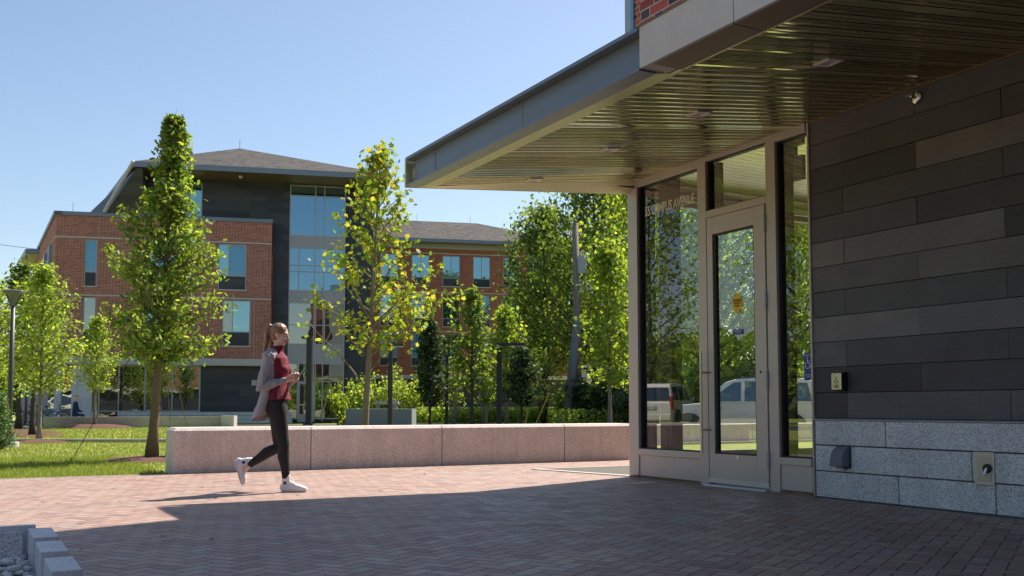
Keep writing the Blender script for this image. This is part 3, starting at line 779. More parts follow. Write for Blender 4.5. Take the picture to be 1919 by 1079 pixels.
cam_ = on_wall('alarm_strobe', 4.372, -.022, 3.62, 'small chrome sprinkler head high on the dark boards', 'sprinkler')
mb = MB(); mb.lathe([(.0, 0), (.055, 0), (.05, .014), (.022, .022), (.0, .024)], n=20); o = mb.build('escutcheon', MAT['chrome'], cam_, smooth=True); o.rotation_euler = (R(90), 0, 0)
mb = MB(); mb.tube([(0, -.02, 0), (-.005, -.075, .0)], [.013, .010], 8); mb.tube([(-.005, -.07, .022), (-.005, -.105, .0), (-.005, -.07, -.022)], .005, 6); mb.lathe([(.0, 0), (.022, 0), (.022, .004), (0, .004)], c=(-.006, -.11, -.002), n=10); mb.build('nozzle', MAT['chrome'], cam_)
cam_.name = 'sprinkler_head'

labs = ['square recessed canopy light nearest the viewer, over the brown boards', 'square recessed canopy light second from the viewer', 'square recessed canopy light third from the viewer', 'square recessed canopy light nearest the canopy end']
for k, s in enumerate((4.865, 3.33, 1.90, .34)):
    v = -1.63
    dl = on_wall('recessed_light', s, v, soz(v) - .004, labs[k], 'ceiling light', 'recessed lights in the canopy ceiling')
    dl.rotation_euler = Matrix.Rotation(RZ, 3, 'Z').to_4x4().to_euler()
    sub = MB()
    a, b = .082, .055
    for (x0, x1, y0, y1) in ((-a, a, -a, -b), (-a, a, b, a), (-a, -b, -b, b), (b, a, -b, b)):
        sub.hexa([(x0, y0, -.010+TL*y0), (x1, y0, -.010+TL*y0), (x1, y1, -.010+TL*y1), (x0, y1, -.010+TL*y1), (x0, y0, .004+TL*y0), (x1, y0, .004+TL*y0), (x1, y1, .004+TL*y1), (x0, y1, .004+TL*y1)])
    sub.build('trim_ring', plain('pale_trim', (.88, .84, .82), .5), dl)
    m2 = MB(); m2.hexa([(-b, -b, -.004+TL*-b), (b, -b, -.004+TL*-b), (b, b, -.004+TL*b), (-b, b, -.004+TL*b), (-b, -b, .004+TL*-b), (b, -b, .004+TL*-b), (b, b, .004+TL*b), (-b, b, .004+TL*b)]); m2.build('lens', plain('grey_lens', (.55, .54, .54), .3), dl)

ex = on_wall('hanging_sign_box', 2.24, .62, 3.70, 'grey box hanging from the lobby ceiling behind the side glass', 'sign box')
mb = MB(); mb.box(-.02, .02, -.02, .02, -.06, 0); mb.build('stem', MAT['dkgrey'], ex)
mb = MB(); mb.box(-.13, .13, -.03, .03, -.33, -.06); mb.build('box', plain('box_grey', (.16, .15, .14), .6), ex, bevel=.008)
# ------------------------------------------------------------------ far residence hall: x along the facade, y into the building
FQ = (-23.83, 51.52, 0.0); FZ = R(12.8)
RH = empty('residence_hall', FQ, FZ, 'brick and slate hall with tall stair glazing and low hip roof behind the oak', 'building')

def wall_holes(mb, x0, x1, z0, z1, holes, y, depth, mi=0, rev=0):
    """front wall in the plane y (facing -y) with openings; reveals go in by depth"""
    xs = sorted({x0, x1} | {h[0] for h in holes} | {h[1] for h in holes})
    zs = sorted({z0, z1} | {h[2] for h in holes} | {h[3] for h in holes})
    inside = lambda x, z: any(h[0] < x < h[1] and h[2] < z < h[3] for h in holes)
    for a, b in zip(xs[:-1], xs[1:]):
        for c, d in zip(zs[:-1], zs[1:]):
            if not inside((a+b)/2, (c+d)/2):
                mb.quad((a, y, c), (b, y, c), (b, y, d), (a, y, d), mi)
    for h in holes:
        a, b, c, d = h; y2 = y + depth
        mb.quad((a, y, c), (a, y, d), (a, y2, d), (a, y2, c), rev); mb.quad((b, y, d), (b, y, c), (b, y2, c), (b, y2, d), rev)
        mb.quad((a, y, d), (b, y, d), (b, y2, d), (a, y2, d), rev); mb.quad((b, y, c), (a, y, c), (a, y2, c), (b, y2, c), rev)

def window(parent, x0, x1, z0, z1, y, splits, kinds, spandrel=0.0, name='window'):
    """frame mesh with panes as sub-parts; spandrel = height of the dark panel below"""
    fw = .055
    zb = z0 + spandrel
    mb = MB()
    mb.box(x0, x0+fw, y-.02, y+.06, z0, z1); mb.box(x1-fw, x1, y-.02, y+.06, z0, z1)
    mb.box(x0+fw, x1-fw, y-.02, y+.06, z1-fw, z1); mb.box(x0+fw, x1-fw, y-.02, y+.06, zb, zb+fw)
    xs = [x0+fw] + list(splits) + [x1-fw]
    for s in splits: mb.box(s-fw*.5, s+fw*.5, y-.02, y+.06, zb+fw, z1-fw)
    o = mb.build(name, MAT['alu'], parent)
    for k, (a, b) in enumerate(zip(xs[:-1], xs[1:])):
        m2 = MB(); a2 = a + (fw*.5 if k else 0); b2 = b - (fw*.5 if k < len(xs)-2 else 0)
        m2.box(a2+.001, b2-.001, y+.015, y+.03, zb+fw, z1-fw); m2.build('pane', MAT[kinds[k]], o)
        if kinds[k] == 'blind':
            m3 = MB(); w_ = .035
            m3.box(a2+.002, a2+w_, y-.005, y+.014, zb+fw, z1-fw); m3.box(b2-w_, b2-.002, y-.005, y+.014, zb+fw, z1-fw); m3.box(a2+w_, b2-w_, y-.005, y+.014, zb+fw, zb+fw+w_); m3.box(a2+w_, b2-w_, y-.005, y+.014, z1-fw-w_, z1-fw); m3.build('sash', MAT['panel'], o)
    if spandrel:
        m2 = MB(); m2.box(x0+.056, x1-.056, y+.0, y+.05, z0, zb-.001); m2.build('spandrel', MAT['slate'], o)
    m2 = MB(); m2.box(x0-.03, x1+.03, y-.13, y+.05, z0-.07, z0-.002); m2.build('sill', MAT['band'], o)
    return o

Z1, Z2, ZT = 6.73, 9.78, 10.92
wins = []
# (x0, x1, z0, z1, splits, kinds, spandrel)
for z, dz in ((7.22, 9.70), (4.18, 6.65)):
    wins.append((1.42, 2.06, z, dz, [], ['blind' if z > 6 else 'pane_dark'], .72))
    wins.append((8.18+(.25 if z < 6 else 0), 9.66+(.25 if z < 6 else 0), z, dz, [8.72+(.25 if z < 6 else 0)], ['pane', 'blind'] if z > 6 else ['pane_dark', 'pane'], .72))
    wins.append((4.55, 6.1, z, dz, [5.1], ['pane', 'blind'] if z > 6 else ['pane', 'pane_dark'], .72))
mb = MB()
wall_holes(mb, 0, 10.97, 3.47, ZT, [(w[0], w[1], w[2], w[3]) for w in wins], 0, .14)
mb.quad((0, 18, 3.47), (0, 0, 3.47), (0, 0, ZT), (0, 18, ZT)); mb.quad((10.97, 0, 3.47), (10.97, 1.2, 3.47), (10.97, 1.2, ZT), (10.97, 0, ZT))
mb.quad((0, .0, 3.47), (0, 18, 3.47), (10.97, 18, 3.47), (10.97, 0, 3.47)); mb.quad((0, 0, ZT), (10.97, 0, ZT), (10.97, 18, ZT), (0, 18, ZT)); mb.quad((0, 18, 3.47), (0, 18, ZT), (10.97, 18, ZT), (10.97, 18, 3.47))
# skew the left side face like the photograph's obtuse corner
bw = mb.build('brick_wall', MAT['brick_far'], RH)
for vtx in bw.data.vertices:
    if vtx.co.y > 10 and vtx.co.x < 1: vtx.co.x -= 5.2
for w in wins: window(RH, w[0]+.002, w[1]-.002, w[2]+.002, w[3]-.002, .08, w[4], w[5], w[6])
mb = MB(); mb.box(-.06, 11.0, -.08, .0 - .002, ZT, 11.12); mb.hexa([(-.1,-.08,ZT+.001),(.3,-.08,ZT+.001),(-4.8,18,ZT+.001),(-5.3,18,ZT+.001),(-.1,-.08,11.12),(.3,-.08,11.12),(-4.8,18,11.12),(-5.3,18,11.12)]); mb.box(10.9, 11.02, -.079, 1.1, ZT, 11.119); mb.build('coping', MAT['metal_fascia'], RH)
mb = MB()
for z in (Z1, Z2): mb.box(-.01, 10.98, -.03, -.002, z-.035, z+.035); mb.hexa([(-.03,0,z-.035),(-.002,0,z-.035),(-5.2,18,z-.035),(-5.25,18,z-.035),(-.03,0,z+.035),(-.002,0,z+.035),(-5.2,18,z+.035),(-5.25,18,z+.035)])
mb.build('string_course', MAT['band'], RH)
mb = MB()
for x in (2.06+.03, 7.55): mb.box(x, x+.02, -.006, -.002, 9.82, 10.9)
mb.box(2.1, 2.12, -.006, -.002, 3.5, 7.1); mb.box(10.1, 10.12, -.006, -.002, 3.5, 6.69); mb.build('control_joint', MAT['panel'], RH)
mb = MB()
# side windows seen edge-on
for (y0, dy) in ((2.2, .7), (5.5, .9)):
    x = -.289*y0; mb.hexa([(x-.16,y0,4.2),(x+.01,y0,4.2),(x-.289*dy+.01,y0+dy,4.2),(x-.289*dy-.16,y0+dy,4.2),(x-.16,y0,9.65),(x+.01,y0,9.65),(x-.289*dy+.01,y0+dy,9.65),(x-.289*dy-.16,y0+dy,9.65)])
mb.build('side_window', MAT['metal_fascia'], RH)
# pale band over the ground floor, ground floor set back
mb = MB(); mb.box(.0, 10.97, .0, 1.2, 3.14, 3.469); 
for x in (1.9, 3.6, 5.5, 7.3, 9.1): pass
mb.build('stone_band', MAT['band'], RH)
mb = MB(); mb.box(.0, 10.97, .05, 2.5, 3.10, 3.139); mb.build('overhang_soffit', MAT['bronze'], RH)
mb = MB(); mb.box(.9, 1.9, .45, 1.0, 0, 3.10); mb.box(1.9, 12.0, .9, 1.0, .0, .73); mb.build('ground_wall', MAT['gran_grey'], RH)
mb = MB(); mb.box(1.9, 12.2, .45, .9, .0, .62); mb.build('granite_plinth', MAT['gran_grey'], RH, bevel=.01)
mb = MB()
for z in (.22, .42): mb.box(1.9, 12.2, .444, .45, z-.008, z+.008)
mb.build('plinth_joint', MAT['gran_joint'], RH)
mb = MB(); mb.box(7.36, 11.9, .5, 1.0, .66, 3.10); mb.build('slate_panel', MAT['slate'], RH)
mb = MB(); mb.box(10.02, 10.3, .47, .5, 2.05, 2.35); mb.build('wall_light', MAT['conc_pale'], RH)
xs = [2.25, 3.22, 4.55, 5.91, 7.32]
mb = MB()
for x in xs: mb.box(x-.035, x+.035, .46, .60, .63 if x > 2.9 else .1, 3.09)
mb.box(2.25, 7.32, .47, .60, 3.02, 3.09); mb.box(2.25, 7.32, .47, .60, .625, .70); mb.box(2.25, 3.2, .47, .6, .02, .1)
o = mb.build('shop_window', MAT['alu'], RH)
for a, b in zip(xs[:-1], xs[1:]):
    m2 = MB(); m2.box(a+.036, b-.036, .52, .55, .701, 3.019); m2.build('pane', MAT['pane_dark'], o)
m2 = MB(); m2.box(2.29, 3.18, .35, .38, .1, .62); m2.build('pane', MAT['pane_dark'], o)
mb = MB(); mb.box(.02, .35, .6, .95, 0, 3.10); mb.build('porch_column', MAT['gran_grey'], RH)
mb = MB(); mb.box(-3.0, .9, 6, 6.3, 0, 3.1); mb.build('porch_wall', MAT['gran_grey'], RH)
mb = MB(); mb.box(-1.2, .9, 5.0, 5.1, .8, 3.1); mb.build('porch_glazing', MAT['pane_dark'], RH)
# tall dark volume, stair glazing
YB = 1.05
mb = MB(); mb.box(4.3, 5.83, YB, 12, 11.12, 13.45); mb.box(7.22, 11.93, YB, 12, 10.9, 13.45); mb.box(11.03, 11.93, YB+.001, 12, 0, 10.899); mb.box(15.0, 16.6, YB+.3, 12, 0, 13.45)
mb.build('dark_cladding', MAT['slate'], RH)
mb = MB(); mb.box(5.83, 7.22, YB+.1, 12, 11.1, 13.45); mb.build('attic_core', MAT['slate'], RH)
window(RH, 5.84, 7.21, 11.12, 13.2, YB+.02, [6.5], ['pane', 'pane'], 0)
SG = MB()
xs = [11.94, 13.32, 13.82, 14.98]
for x in xs: SG.box(x-.03, x+.03, YB-.02, YB+.1, .05, 13.45)
o = SG.build('stair_mullion', MAT['alu'], RH)
def stair(z0, z1, xs, kind='pane_stair', hor=()):
    mb = MB(); mb.box(xs[0]+.03, xs[-1]-.03, YB-.01, YB+.08, z0-.05, z0+.03); mb.box(xs[0]+.03, xs[-1]-.03, YB-.01, YB+.08, z1-.03, z1+.05)
    for z in hor: mb.box(xs[0]+.03, xs[-1]-.03, YB-.005, YB+.07, z-.025, z+.025)
    for x in xs[1:-1]: mb.box(x-.029, x+.029, YB-.021, YB+.08, z0+.03, z1-.03)
    o = mb.build('stair_window', MAT['alu'], RH)
    for a, b in zip(xs[:-1], xs[1:]):
        m2 = MB(); m2.box(a+.031, b-.031, YB+.03, YB+.06, z0+.031, z1-.031); m2.build('pane', MAT[kind], o)
    return o
stair(10.47, 13.3, xs, 'pane_stair', (12.75,))
stair(7.38, 9.79, [11.94, 12.45, 13.32, 14.98], 'pane_stair', (8.8, 8.45))
stair(4.38, 6.69, [11.94, 13.4, 13.9, 14.98], 'pane_dark', (5.45,))
stair(.25, 3.30, [11.94, 12.45, 13.42, 14.98], 'pane_dark', (2.3,))
for z0_, z1_ in ((9.84, 10.42), (6.74, 7.33), (3.35, 4.33)):
    mb = MB(); mb.box(11.97, 14.95, YB+.01, YB+.09, z0_, z1_); mb.build('stair_panel', MAT['panel'], RH)
mb = MB(); mb.box(11.95, 14.97, YB+.2, YB+.3, .05, 13.4); mb.build('stair_lining', MAT['dkgrey'], RH)
mb = MB(); mb.box(12.47, 13.40, YB-.06, YB+.005, .05, 2.28); o = mb.build('entrance_door', MAT['alu'], RH)
m2 = MB(); m2.box(12.6, 13.27, YB-.07, YB-.061, .5, 2.15); m2.build('pane', MAT['pane_dark'], o)
m2 = MB(); m2.box(12.56, 12.58, YB-.10, YB-.071, .95, 1.1); m2.box(12.6, 13.27, YB-.085, YB-.071, .98, 1.03); m2.build('handle', MAT['steel'], o)
mb = MB(); mb.hexa([(13.75,YB-.012,.3),(13.82,YB-.012,.3),(14.35,YB-.012,2.2),(14.28,YB-.012,2.2),(13.75,YB-.009,.3),(13.82,YB-.009,.3),(14.35,YB-.009,2.2),(14.28,YB-.009,2.2)])
mb.hexa([(13.95,YB-.012,4.5),(14.02,YB-.012,4.5),(14.4,YB-.012,5.4),(14.33,YB-.012,5.4),(13.95,YB-.009,4.5),(14.02,YB-.009,4.5),(14.4,YB-.009,5.4),(14.33,YB-.009,5.4)]); mb.build('stair_rail', MAT['wood_rail'], RH)
# roof with deep eaves
ex0, ex1, ey0, ey1, ez = 3.94, 17.3, -1.55, 13.5, 13.60
sk = lambda x, y: (x - .30*(y+1.55) if x < 8 else x, y)      # left eave runs back like the left side face
A = (*sk(ex0, ey0), ez); B = (ex1, ey0, ez); Cc = (ex1, ey1, ez); D = (*sk(ex0, ey1), ez)
PK1 = (8.9, 6.2, 16.55); PK2 = (9.3, 7.4, 16.55)
mb = MB(); mb.add([A, B, Cc, D, PK1, PK2], [(0, 1, 4), (1, 2, 5, 4), (2, 3, 5), (3, 0, 4, 5)]); mb.build('roof', MAT['roof'], RH)
mb = MB()
def strip(P, Q, inw):
    P = Vector(P); Q = Vector(Q); inw = Vector(inw)
    mb.hexa([P+Vector((0,0,-.28)), Q+Vector((0,0,-.28)), Q+inw+Vector((0,0,-.28)), P+inw+Vector((0,0,-.28)), P+Vector((0,0,.01)), Q+Vector((0,0,.01)), Q+inw+Vector((0,0,.01)), P+inw+Vector((0,0,.01))])
strip(A, B, (0, .08, 0)); strip((B[0], B[1]+.081, B[2]), Cc, (-.08, 0, 0)); strip((A[0]-.024, A[1]+.081, ez), D, (.12, 0, 0))
mb.build('eave_fascia', MAT['metal_fascia'], RH)
mb = MB(); mb.add([(A[0]+.1, A[1]+.082, ez-.2), (B[0]-.1, B[1]+.082, ez-.2), (Cc[0]-.1, Cc[1], ez-.2), (D[0]+.1, D[1], ez-.2)], [(0, 1, 2, 3)]); mb.build('eave_soffit', MAT['bronze_dk'], RH)
# sloped dark screen wall under the left eave
mb = MB(); mb.hexa([(2.5,-.2,11.13),(4.3,-.2,11.13),(4.3,9,11.13),(-1.5,9,11.13),(4.1,-1.3,13.32),(4.4,-1.3,13.32),(4.4,9,13.32),(1.2,9,13.32)]); mb.build('screen_wall', MAT['slate'], RH)
mb = MB(); mb.tube([(2.38, -.25, 11.12), (3.98, -1.6, 13.6)], .09, 4); mb.build('screen_edge', MAT['band'], RH)
mb = MB(); mb.tube([PK1, (8.9, 6.2, 17.1)], .012, 6); mb.tube([(.6, 1, 11.12), (.6, 1, 11.8)], .010, 6); mb.build('roof_spike', MAT['dkgrey'], RH)
mb = MB(); mb.ell((9.3, -.7, 13.25), (.12, .12, .1), None, 10, 6); mb.build('eave_lamp', MAT['conc_pale'], RH)
# rear eave to the left
RE = MB(); RE.hexa([(-4.3,12,10.55),(-1.5,12,10.55),(-3.5,19,10.55),(-6.5,19,10.55),(-4.3,12,10.85),(-1.5,12,10.85),(-3.5,19,10.85),(-6.5,19,10.85)]); RE.build('rear_eave', MAT['metal_fascia'], RH)
mb = MB(); mb.add([(-4.2, 12.02, 10.54), (-1.5, 12.02, 10.54), (-3.6, 18.9, 10.54), (-6.4, 18.9, 10.54)], [(0, 1, 2, 3)]); mb.build('rear_soffit', MAT['ceil_in'], RH)

# ------------------------------------------------------------------ right wing, farther back
WG = empty('hall_wing', (-8.99, 78.0, 0), R(13), 'long three storey brick wing with grey shingle roof behind the young trees', 'building')
wn = []
for z0, z1, sp in ((10.50, 12.95, .63), (7.28, 9.84, .6), (4.15, 6.7, .6)):
    for k in range(-3, 3):
        x = 3.56 + 2.46*k if k < 3 else 0
        x = 3.55 + 2.47*k
        if x < 9.5: wn.append((x, x+1.42, z0, z1, sp))
mb = MB(); wall_holes(mb, -6, 10.52, 3.4, 13.45, [w[:4] for w in wn], 0, .14)
mb.quad((-6, 10, 3.4), (-6, 0, 3.4), (-6, 0, 13.45), (-6, 10, 13.45)); mb.box(12.66, 14.0, .003, 10, 3.4, 13.45)
mb.build('brick_wall', MAT['brick_wing'], WG)
r3 = random.Random(11)
for w in wn:
    kd = ['pane', 'pane'] if w[2] > 7 else r3.choice([['pane', 'blind'], ['pane_dark', 'pane'], ['blind', 'pane']])
    if 7 < w[2] < 8: kd = r3.choice([['blind', 'pane'], ['pane', 'pane_dark'], ['pane', 'blind']])
    window(WG, w[0]+.002, w[1]-.002, w[2]+.002, w[3]-.002, .08, [(w[0]+w[1])/2], kd, w[4])
mb = MB()
for z in (13.1, 9.98, 6.85): mb.box(-6, 10.53, -.03, -.002, z-.035, z+.035)
mb.build('string_course', MAT['band'], WG)
mb = MB(); mb.box(-6, 14, .2, 10, 0, .9); mb.build('granite_base', MAT['gran_grey'], WG)
mb = MB(); mb.box(-6, 14, .3, 10, .901, 3.1); mb.build('slate_panel', MAT['slate'], WG)
mb = MB(); mb.box(-6, 14, -.02, 10, 3.101, 3.399); mb.build('stone_band', MAT['band'], WG)
mb = MB()
for z in (12.9, 10.0, 9.6, 6.9, 6.5, 3.6): mb.box(10.56, 12.62, .28, .4, z-.04, z+.04)
for x in (10.56, 11.6, 12.6): mb.box(x-.035, x+.035, .27, .4, 3.4, 13.4)
o = mb.build('bay_glazing', MAT['alu'], WG)
m2 = MB(); m2.box(10.56, 12.6, .41, .44, 3.41, 13.4); m2.build('pane', MAT['pane_stair'], o)
m2 = MB()
for z0, z1 in ((9.64, 9.96), (6.54, 6.86)): m2.box(10.6, 12.56, .33, .409, z0, z1)
m2.build('bay_panel', MAT['panel'], o)
mb = MB(); mb.add([(-7, -1.3, 14.05), (15.2, -1.3, 14.05), (15.2, 12, 14.05), (-7, 12, 14.05), (-3, 5.5, 16.7), (7.4, 5.5, 16.7)], [(0, 1, 5, 4), (1, 2, 5), (2, 3, 4, 5), (3, 0, 4)]); mb.build('roof', MAT['roof'], WG)
mb = MB(); mb.box(-7, 15.2, -1.33, -1.25, 13.8, 14.06); mb.box(15.13, 15.2, -1.249, 12, 13.8, 14.06); mb.build('eave_fascia', MAT['metal_fascia'], WG)
mb = MB(); mb.box(-6.9, 15.1, -1.24, 10, 13.86, 13.9); mb.build('eave_soffit', MAT['bronze_dk'], WG)
mb = MB(); mb.box(-6, 14, -.25, -.003, 13.451, 13.85); mb.build('frieze', MAT['panel'], WG)
mb = MB()
for x in (-3, 2.2, 6.8): mb.tube([(x, 5.5, 16.6), (x, 5.5, 17.3)], .013, 6)
mb.build('roof_spike', MAT['dkgrey'], WG)

# ------------------------------------------------------------------ a brick building behind the viewer, seen only mirrored in the shop windows
OB = empty('opposite_building', (-13, -27, 0), R(192.8), 'brick building mirrored in the ground floor windows of the far hall', 'building')
ow = [(x, x+1.6, 4.2, 6.1) for x in (-14, -10.5, -7, -3.5, 0, 3.5, 7, 10.5)]
mb = MB(); wall_holes(mb, -18, 16, 3.4, 7.6, ow, 0, .15); mb.box(-18, 16, .2, 10, 3.4, 7.6); mb.build('brick_wall', plain('sun_brick', (.33, .17, .10), .9), OB)
mb = MB(); mb.box(-18, 16, -.1, 10, 2.9, 3.399); mb.build('stone_band', MAT['conc_pale'], OB)
mb = MB(); mb.box(-18, 16, .3, 10, 0, 2.899); mb.build('dark_base', MAT['slate'], OB)
mb = MB(); mb.box(-18.1, 16.1, -.15, 10.1, 7.6, 7.8); mb.build('coping', MAT['metal_fascia'], OB)
for w in ow:
    m2 = MB(); m2.box(w[0], w[1], .1, .13, w[2], w[3]); m2.build('window', MAT['pane_dark'], OB)

# ------------------------------------------------------------------ pale house glimpsed behind the utility pole
PH = empty('clapboard_house', (6.0, 92, 0), R(5), 'pale clapboard house glimpsed between the trees by the utility pole', 'house')
mb = MB(); mb.box(-3.5, 5, 0, 8, 0, 8.2); mb.build('wall', MAT['clap'], PH)
mb = MB(); mb.prism([(-4, 8.2), (5.5, 8.2), (.75, 11.2)], 'y', -.3, 8.3); mb.build('roof', MAT['roof'], PH)
mb = MB()
for x in (-2.2, .2, 2.6):
    for z in (1.4, 5.0): mb.box(x, x+1.1, -.04, -.003, z, z+1.7)
mb.build('window', MAT['pane_dark'], PH)
mb = MB(); mb.box(-4.2, 5.2, -2.4, -.05, 3.0, 3.25); mb.build('porch_roof', MAT['white'], PH)
mb = MB()
for x in (-4, -1, 2, 5): mb.box(x, x+.16, -2.35, -2.2, 0, 3.0)
mb.build('porch_post', MAT['white'], PH)
# ------------------------------------------------------------------ trees
OUT_OAK = np.array([(-.55,0),(-.3,.12),(-.12,.23),(.08,.16),(.28,.25),(.42,.12),(.55,0),(.42,-.12),(.28,-.25),(.08,-.16),(-.12,-.23),(-.3,-.12)])
OUT_DIA = np.array([(-.5,0),(-.05,.26),(.5,0),(-.05,-.26)])
OUT_MAP = np.array([(-.5,-.05),(-.42,.36),(-.15,.24),(.0,.5),(.16,.22),(.5,.0),(.16,-.22),(.0,-.5),(-.15,-.24),(-.42,-.36)])
OUT_HEX = np.array([(-.5,0),(-.2,.3),(.2,.24),(.5,0),(.2,-.24),(-.2,-.3)])

def leaf_mesh(name, P, S, rng, mat, outline, up=.55, fold=.25, droop=.0, out=None):
    n = len(P); k = len(outline)
    nrm = rng.normal(size=(n, 3)); nrm /= np.linalg.norm(nrm, axis=1)[:, None]
    nrm = nrm*(1-up) + np.array([0, 0, 1.0])*up
    if out is not None: nrm = nrm + out*.35
    nrm /= np.linalg.norm(nrm, axis=1)[:, None]
    a = rng.normal(size=(n, 3)); a[:, 2] -= droop
    t = a - nrm*(a*nrm).sum(1)[:, None]; t /= np.linalg.norm(t, axis=1)[:, None]
    b = np.cross(nrm, t)
    o = outline
    V = (P[:, None, :] + t[:, None, :]*(o[None, :, 0:1]*S[:, None, None]) + b[:, None, :]*(o[None, :, 1:2]*S[:, None, None])
         - nrm[:, None, :]*(np.abs(o[None, :, 1:2])*fold*S[:, None, None]) - nrm[:, None, :]*((o[None, :, 0:1]**2)*fold*.8*S[:, None, None]))
    V = V.reshape(-1, 3).astype(np.float32)
    me = bpy.data.meshes.new(name)
    me.vertices.add(n*k); me.vertices.foreach_set('co', V.ravel())
    me.loops.add(n*k); me.loops.foreach_set('vertex_index', np.arange(n*k, dtype=np.int32))
    me.polygons.add(n); me.polygons.foreach_set('loop_start', np.arange(0, n*k, k, dtype=np.int32)); me.polygons.foreach_set('loop_total', np.full(n, k, dtype=np.int32))
    me.materials.append(mat); me.update(calc_edges=True); me.validate()
    return me

def crown_obj(root, name, P, S, rng, mat, outline, **kw):
    o = bpy.data.objects.new(name, leaf_mesh(name, P, S, rng, mat, outline, **kw)); link(o, root); return o

def prof_at(prof, u):
    xs = [p[0] for p in prof]; ys = [p[1] for p in prof]
    return float(np.interp(u, xs, ys))

def tree(loc, H, tr, base, prof, label, seed, bark='bark', leaf='leaf_young', outline=OUT_HEX, nprim=40, nsub=6, nleaf=10, lsize=.09, spread=.11,
         lean=(0, 0), name='young_tree', cat='tree', group=None, rise=(.35, 1.0), extra=(), up=.45, stems=None, bare=.12, wob=.04, droop=.3, squash=1.0, sub_len=.38, rj=(.72, 1.12), upow=.85, env=None):
    """tapered trunk, rising limbs with twigs, leaves set along the twigs. prof: (height share, crown radius)"""
    rng = np.random.default_rng(seed); pr = random.Random(seed)
    root = empty(name, loc, 0, label, cat, group)
    tb = MB(); pts = []; N = 12
    for i in range(N):
        f = i/(N-1); w = wob*H*.12
        pts.append(Vector((lean[0]*f + pr.uniform(-1, 1)*w*f*.5, lean[1]*f + pr.uniform(-1, 1)*w*f*.5, H*.97*f)))
    rads = [tr*(1-.88*(i/(N-1))**.8) + (tr*.35 if i == 0 else 0) for i in range(N)]
    if stems is None: tb.tube(pts, rads, 10)
    def trunk_at(z):
        f = max(0, min(.999, z/(H*.97)))*(N-1); i = int(f); return pts[i].lerp(pts[min(i+1, N-1)], f-i)
    P = []; O = []
    def limb(p0, dirv, L, r, subs, leaves):
        """one limb, bending upward; returns nothing, fills P"""
        d = Vector(dirv).normalized(); q = [p0]; cur = p0.copy(); M = 6
        for i in range(M):
            d = (d + Vector((pr.uniform(-.18, .18), pr.uniform(-.18, .18), pr.uniform(-.05, .14)))).normalized()
            cur = cur + d*(L/M); q.append(cur.copy())
        tb.tube(q, [max(r*(1-.85*i/M), .0035) for i in range(M+1)], 5, cap=False)
        for s in range(subs):
            f = bare + (1-bare)*((s+.5+pr.uniform(-.4, .4))/subs)
            i = min(int(f*M), M-1); b = q[i].lerp(q[i+1], f*M-i)
            sd = (d + Vector((pr.gauss(0, .9), pr.gauss(0, .9), pr.gauss(.1, .55)))).normalized()
            sl = max(L*sub_len*pr.uniform(.5, 1.15)*(1.1-f*.4), .12)
            e = b + sd*sl
            tb.tube([b, b.lerp(e, .5)+Vector((0, 0, .02)), e], [max(r*.35, .003), max(r*.22, .0025), .002], 3, cap=False)
            for k in range(leaves):
                g = pr.uniform(.15, 1.08); c = b.lerp(e, g)
                P.append((c.x+pr.gauss(0, spread), c.y+pr.gauss(0, spread), c.z+pr.gauss(0, spread*.8)*squash))
                v = Vector(P[-1]) - trunk_at(P[-1][2]); O.append(v.normalized() if v.length > 0 else Vector((0, 0, 1)))
    if stems is None:
        for i in range(nprim):
            u = ((i+.5)/nprim); u = u**upow
            az = i*2.39996 + pr.uniform(-.5, .5)
            rad = prof_at(prof, u)*pr.uniform(*rj)
            ri = rise[0] + (rise[1]-rise[0])*u + pr.uniform(-.12, .12)
            z = base + (H-base)*u; L = max(rad*math.sqrt(1+ri*ri), .15)
            z0 = max(base*.9, z - rad*ri*.75)
            p0 = trunk_at(z0)
            limb(p0, (math.cos(az), math.sin(az), ri), L, tr*.32*(1-.6*u)+.004, nsub, nleaf)
        # leader
        limb(trunk_at(H*.88), (lean[0]*.2, lean[1]*.2, 1), H*.12, tr*.12, nsub, nleaf)
    else:
        for i in range(stems):
            az = i*2.39996 + pr.uniform(-.4, .4); sp = pr.uniform(.1, .5)
            p0 = Vector((math.cos(az)*tr*2, math.sin(az)*tr*2, 0)); top = Vector((math.cos(az)*prof_at(prof, .6)*sp, math.sin(az)*prof_at(prof, .6)*sp, H*pr.uniform(.75, .95)))
            mid = p0.lerp(top, .5) + Vector((pr.uniform(-.2, .2), pr.uniform(-.2, .2), 0))
            tb.tube([p0, mid, top], [tr, tr*.7, tr*.2], 6)
            for j in range(nprim):
                f = .25 + .75*(j+.5)/nprim; b = p0.lerp(mid, f*2) if f < .5 else mid.lerp(top, f*2-1)
                a2 = pr.uniform(0, 6.28); rad = prof_at(prof, b.z/H)*pr.uniform(.4, .9)
                limb(b, (math.cos(a2), math.sin(a2), pr.uniform(.1, .8)), rad, tr*.3, nsub, nleaf)
    for (z0, dv, L, r, subs, lv) in extra:
        limb(trunk_at(z0), dv, L, r, subs, lv)
    tb.build('trunk', MAT[bark], root, smooth=True)
    P = np.array(P); O = np.array([tuple(v) for v in O])
    keep = P[:, 2] > (.06 if stems else base*.62)
    if env is not None:
        for i_, q in enumerate(P):
            c = trunk_at(max(0, q[2])); u = (q[2]-base)/(H-base)
            if u > 0 and math.hypot(q[0]-c.x, q[1]-c.y) > prof_at(prof, u)*1.18 + env or u > 1.0: keep[i_] = False
    P = P[keep]; O = O[keep]
    S = lsize*rng.uniform(.65, 1.25, len(P))
    crown_obj(root, 'crown', P, S, rng, MAT[leaf], outline, up=up, droop=droop, out=O)
    return root

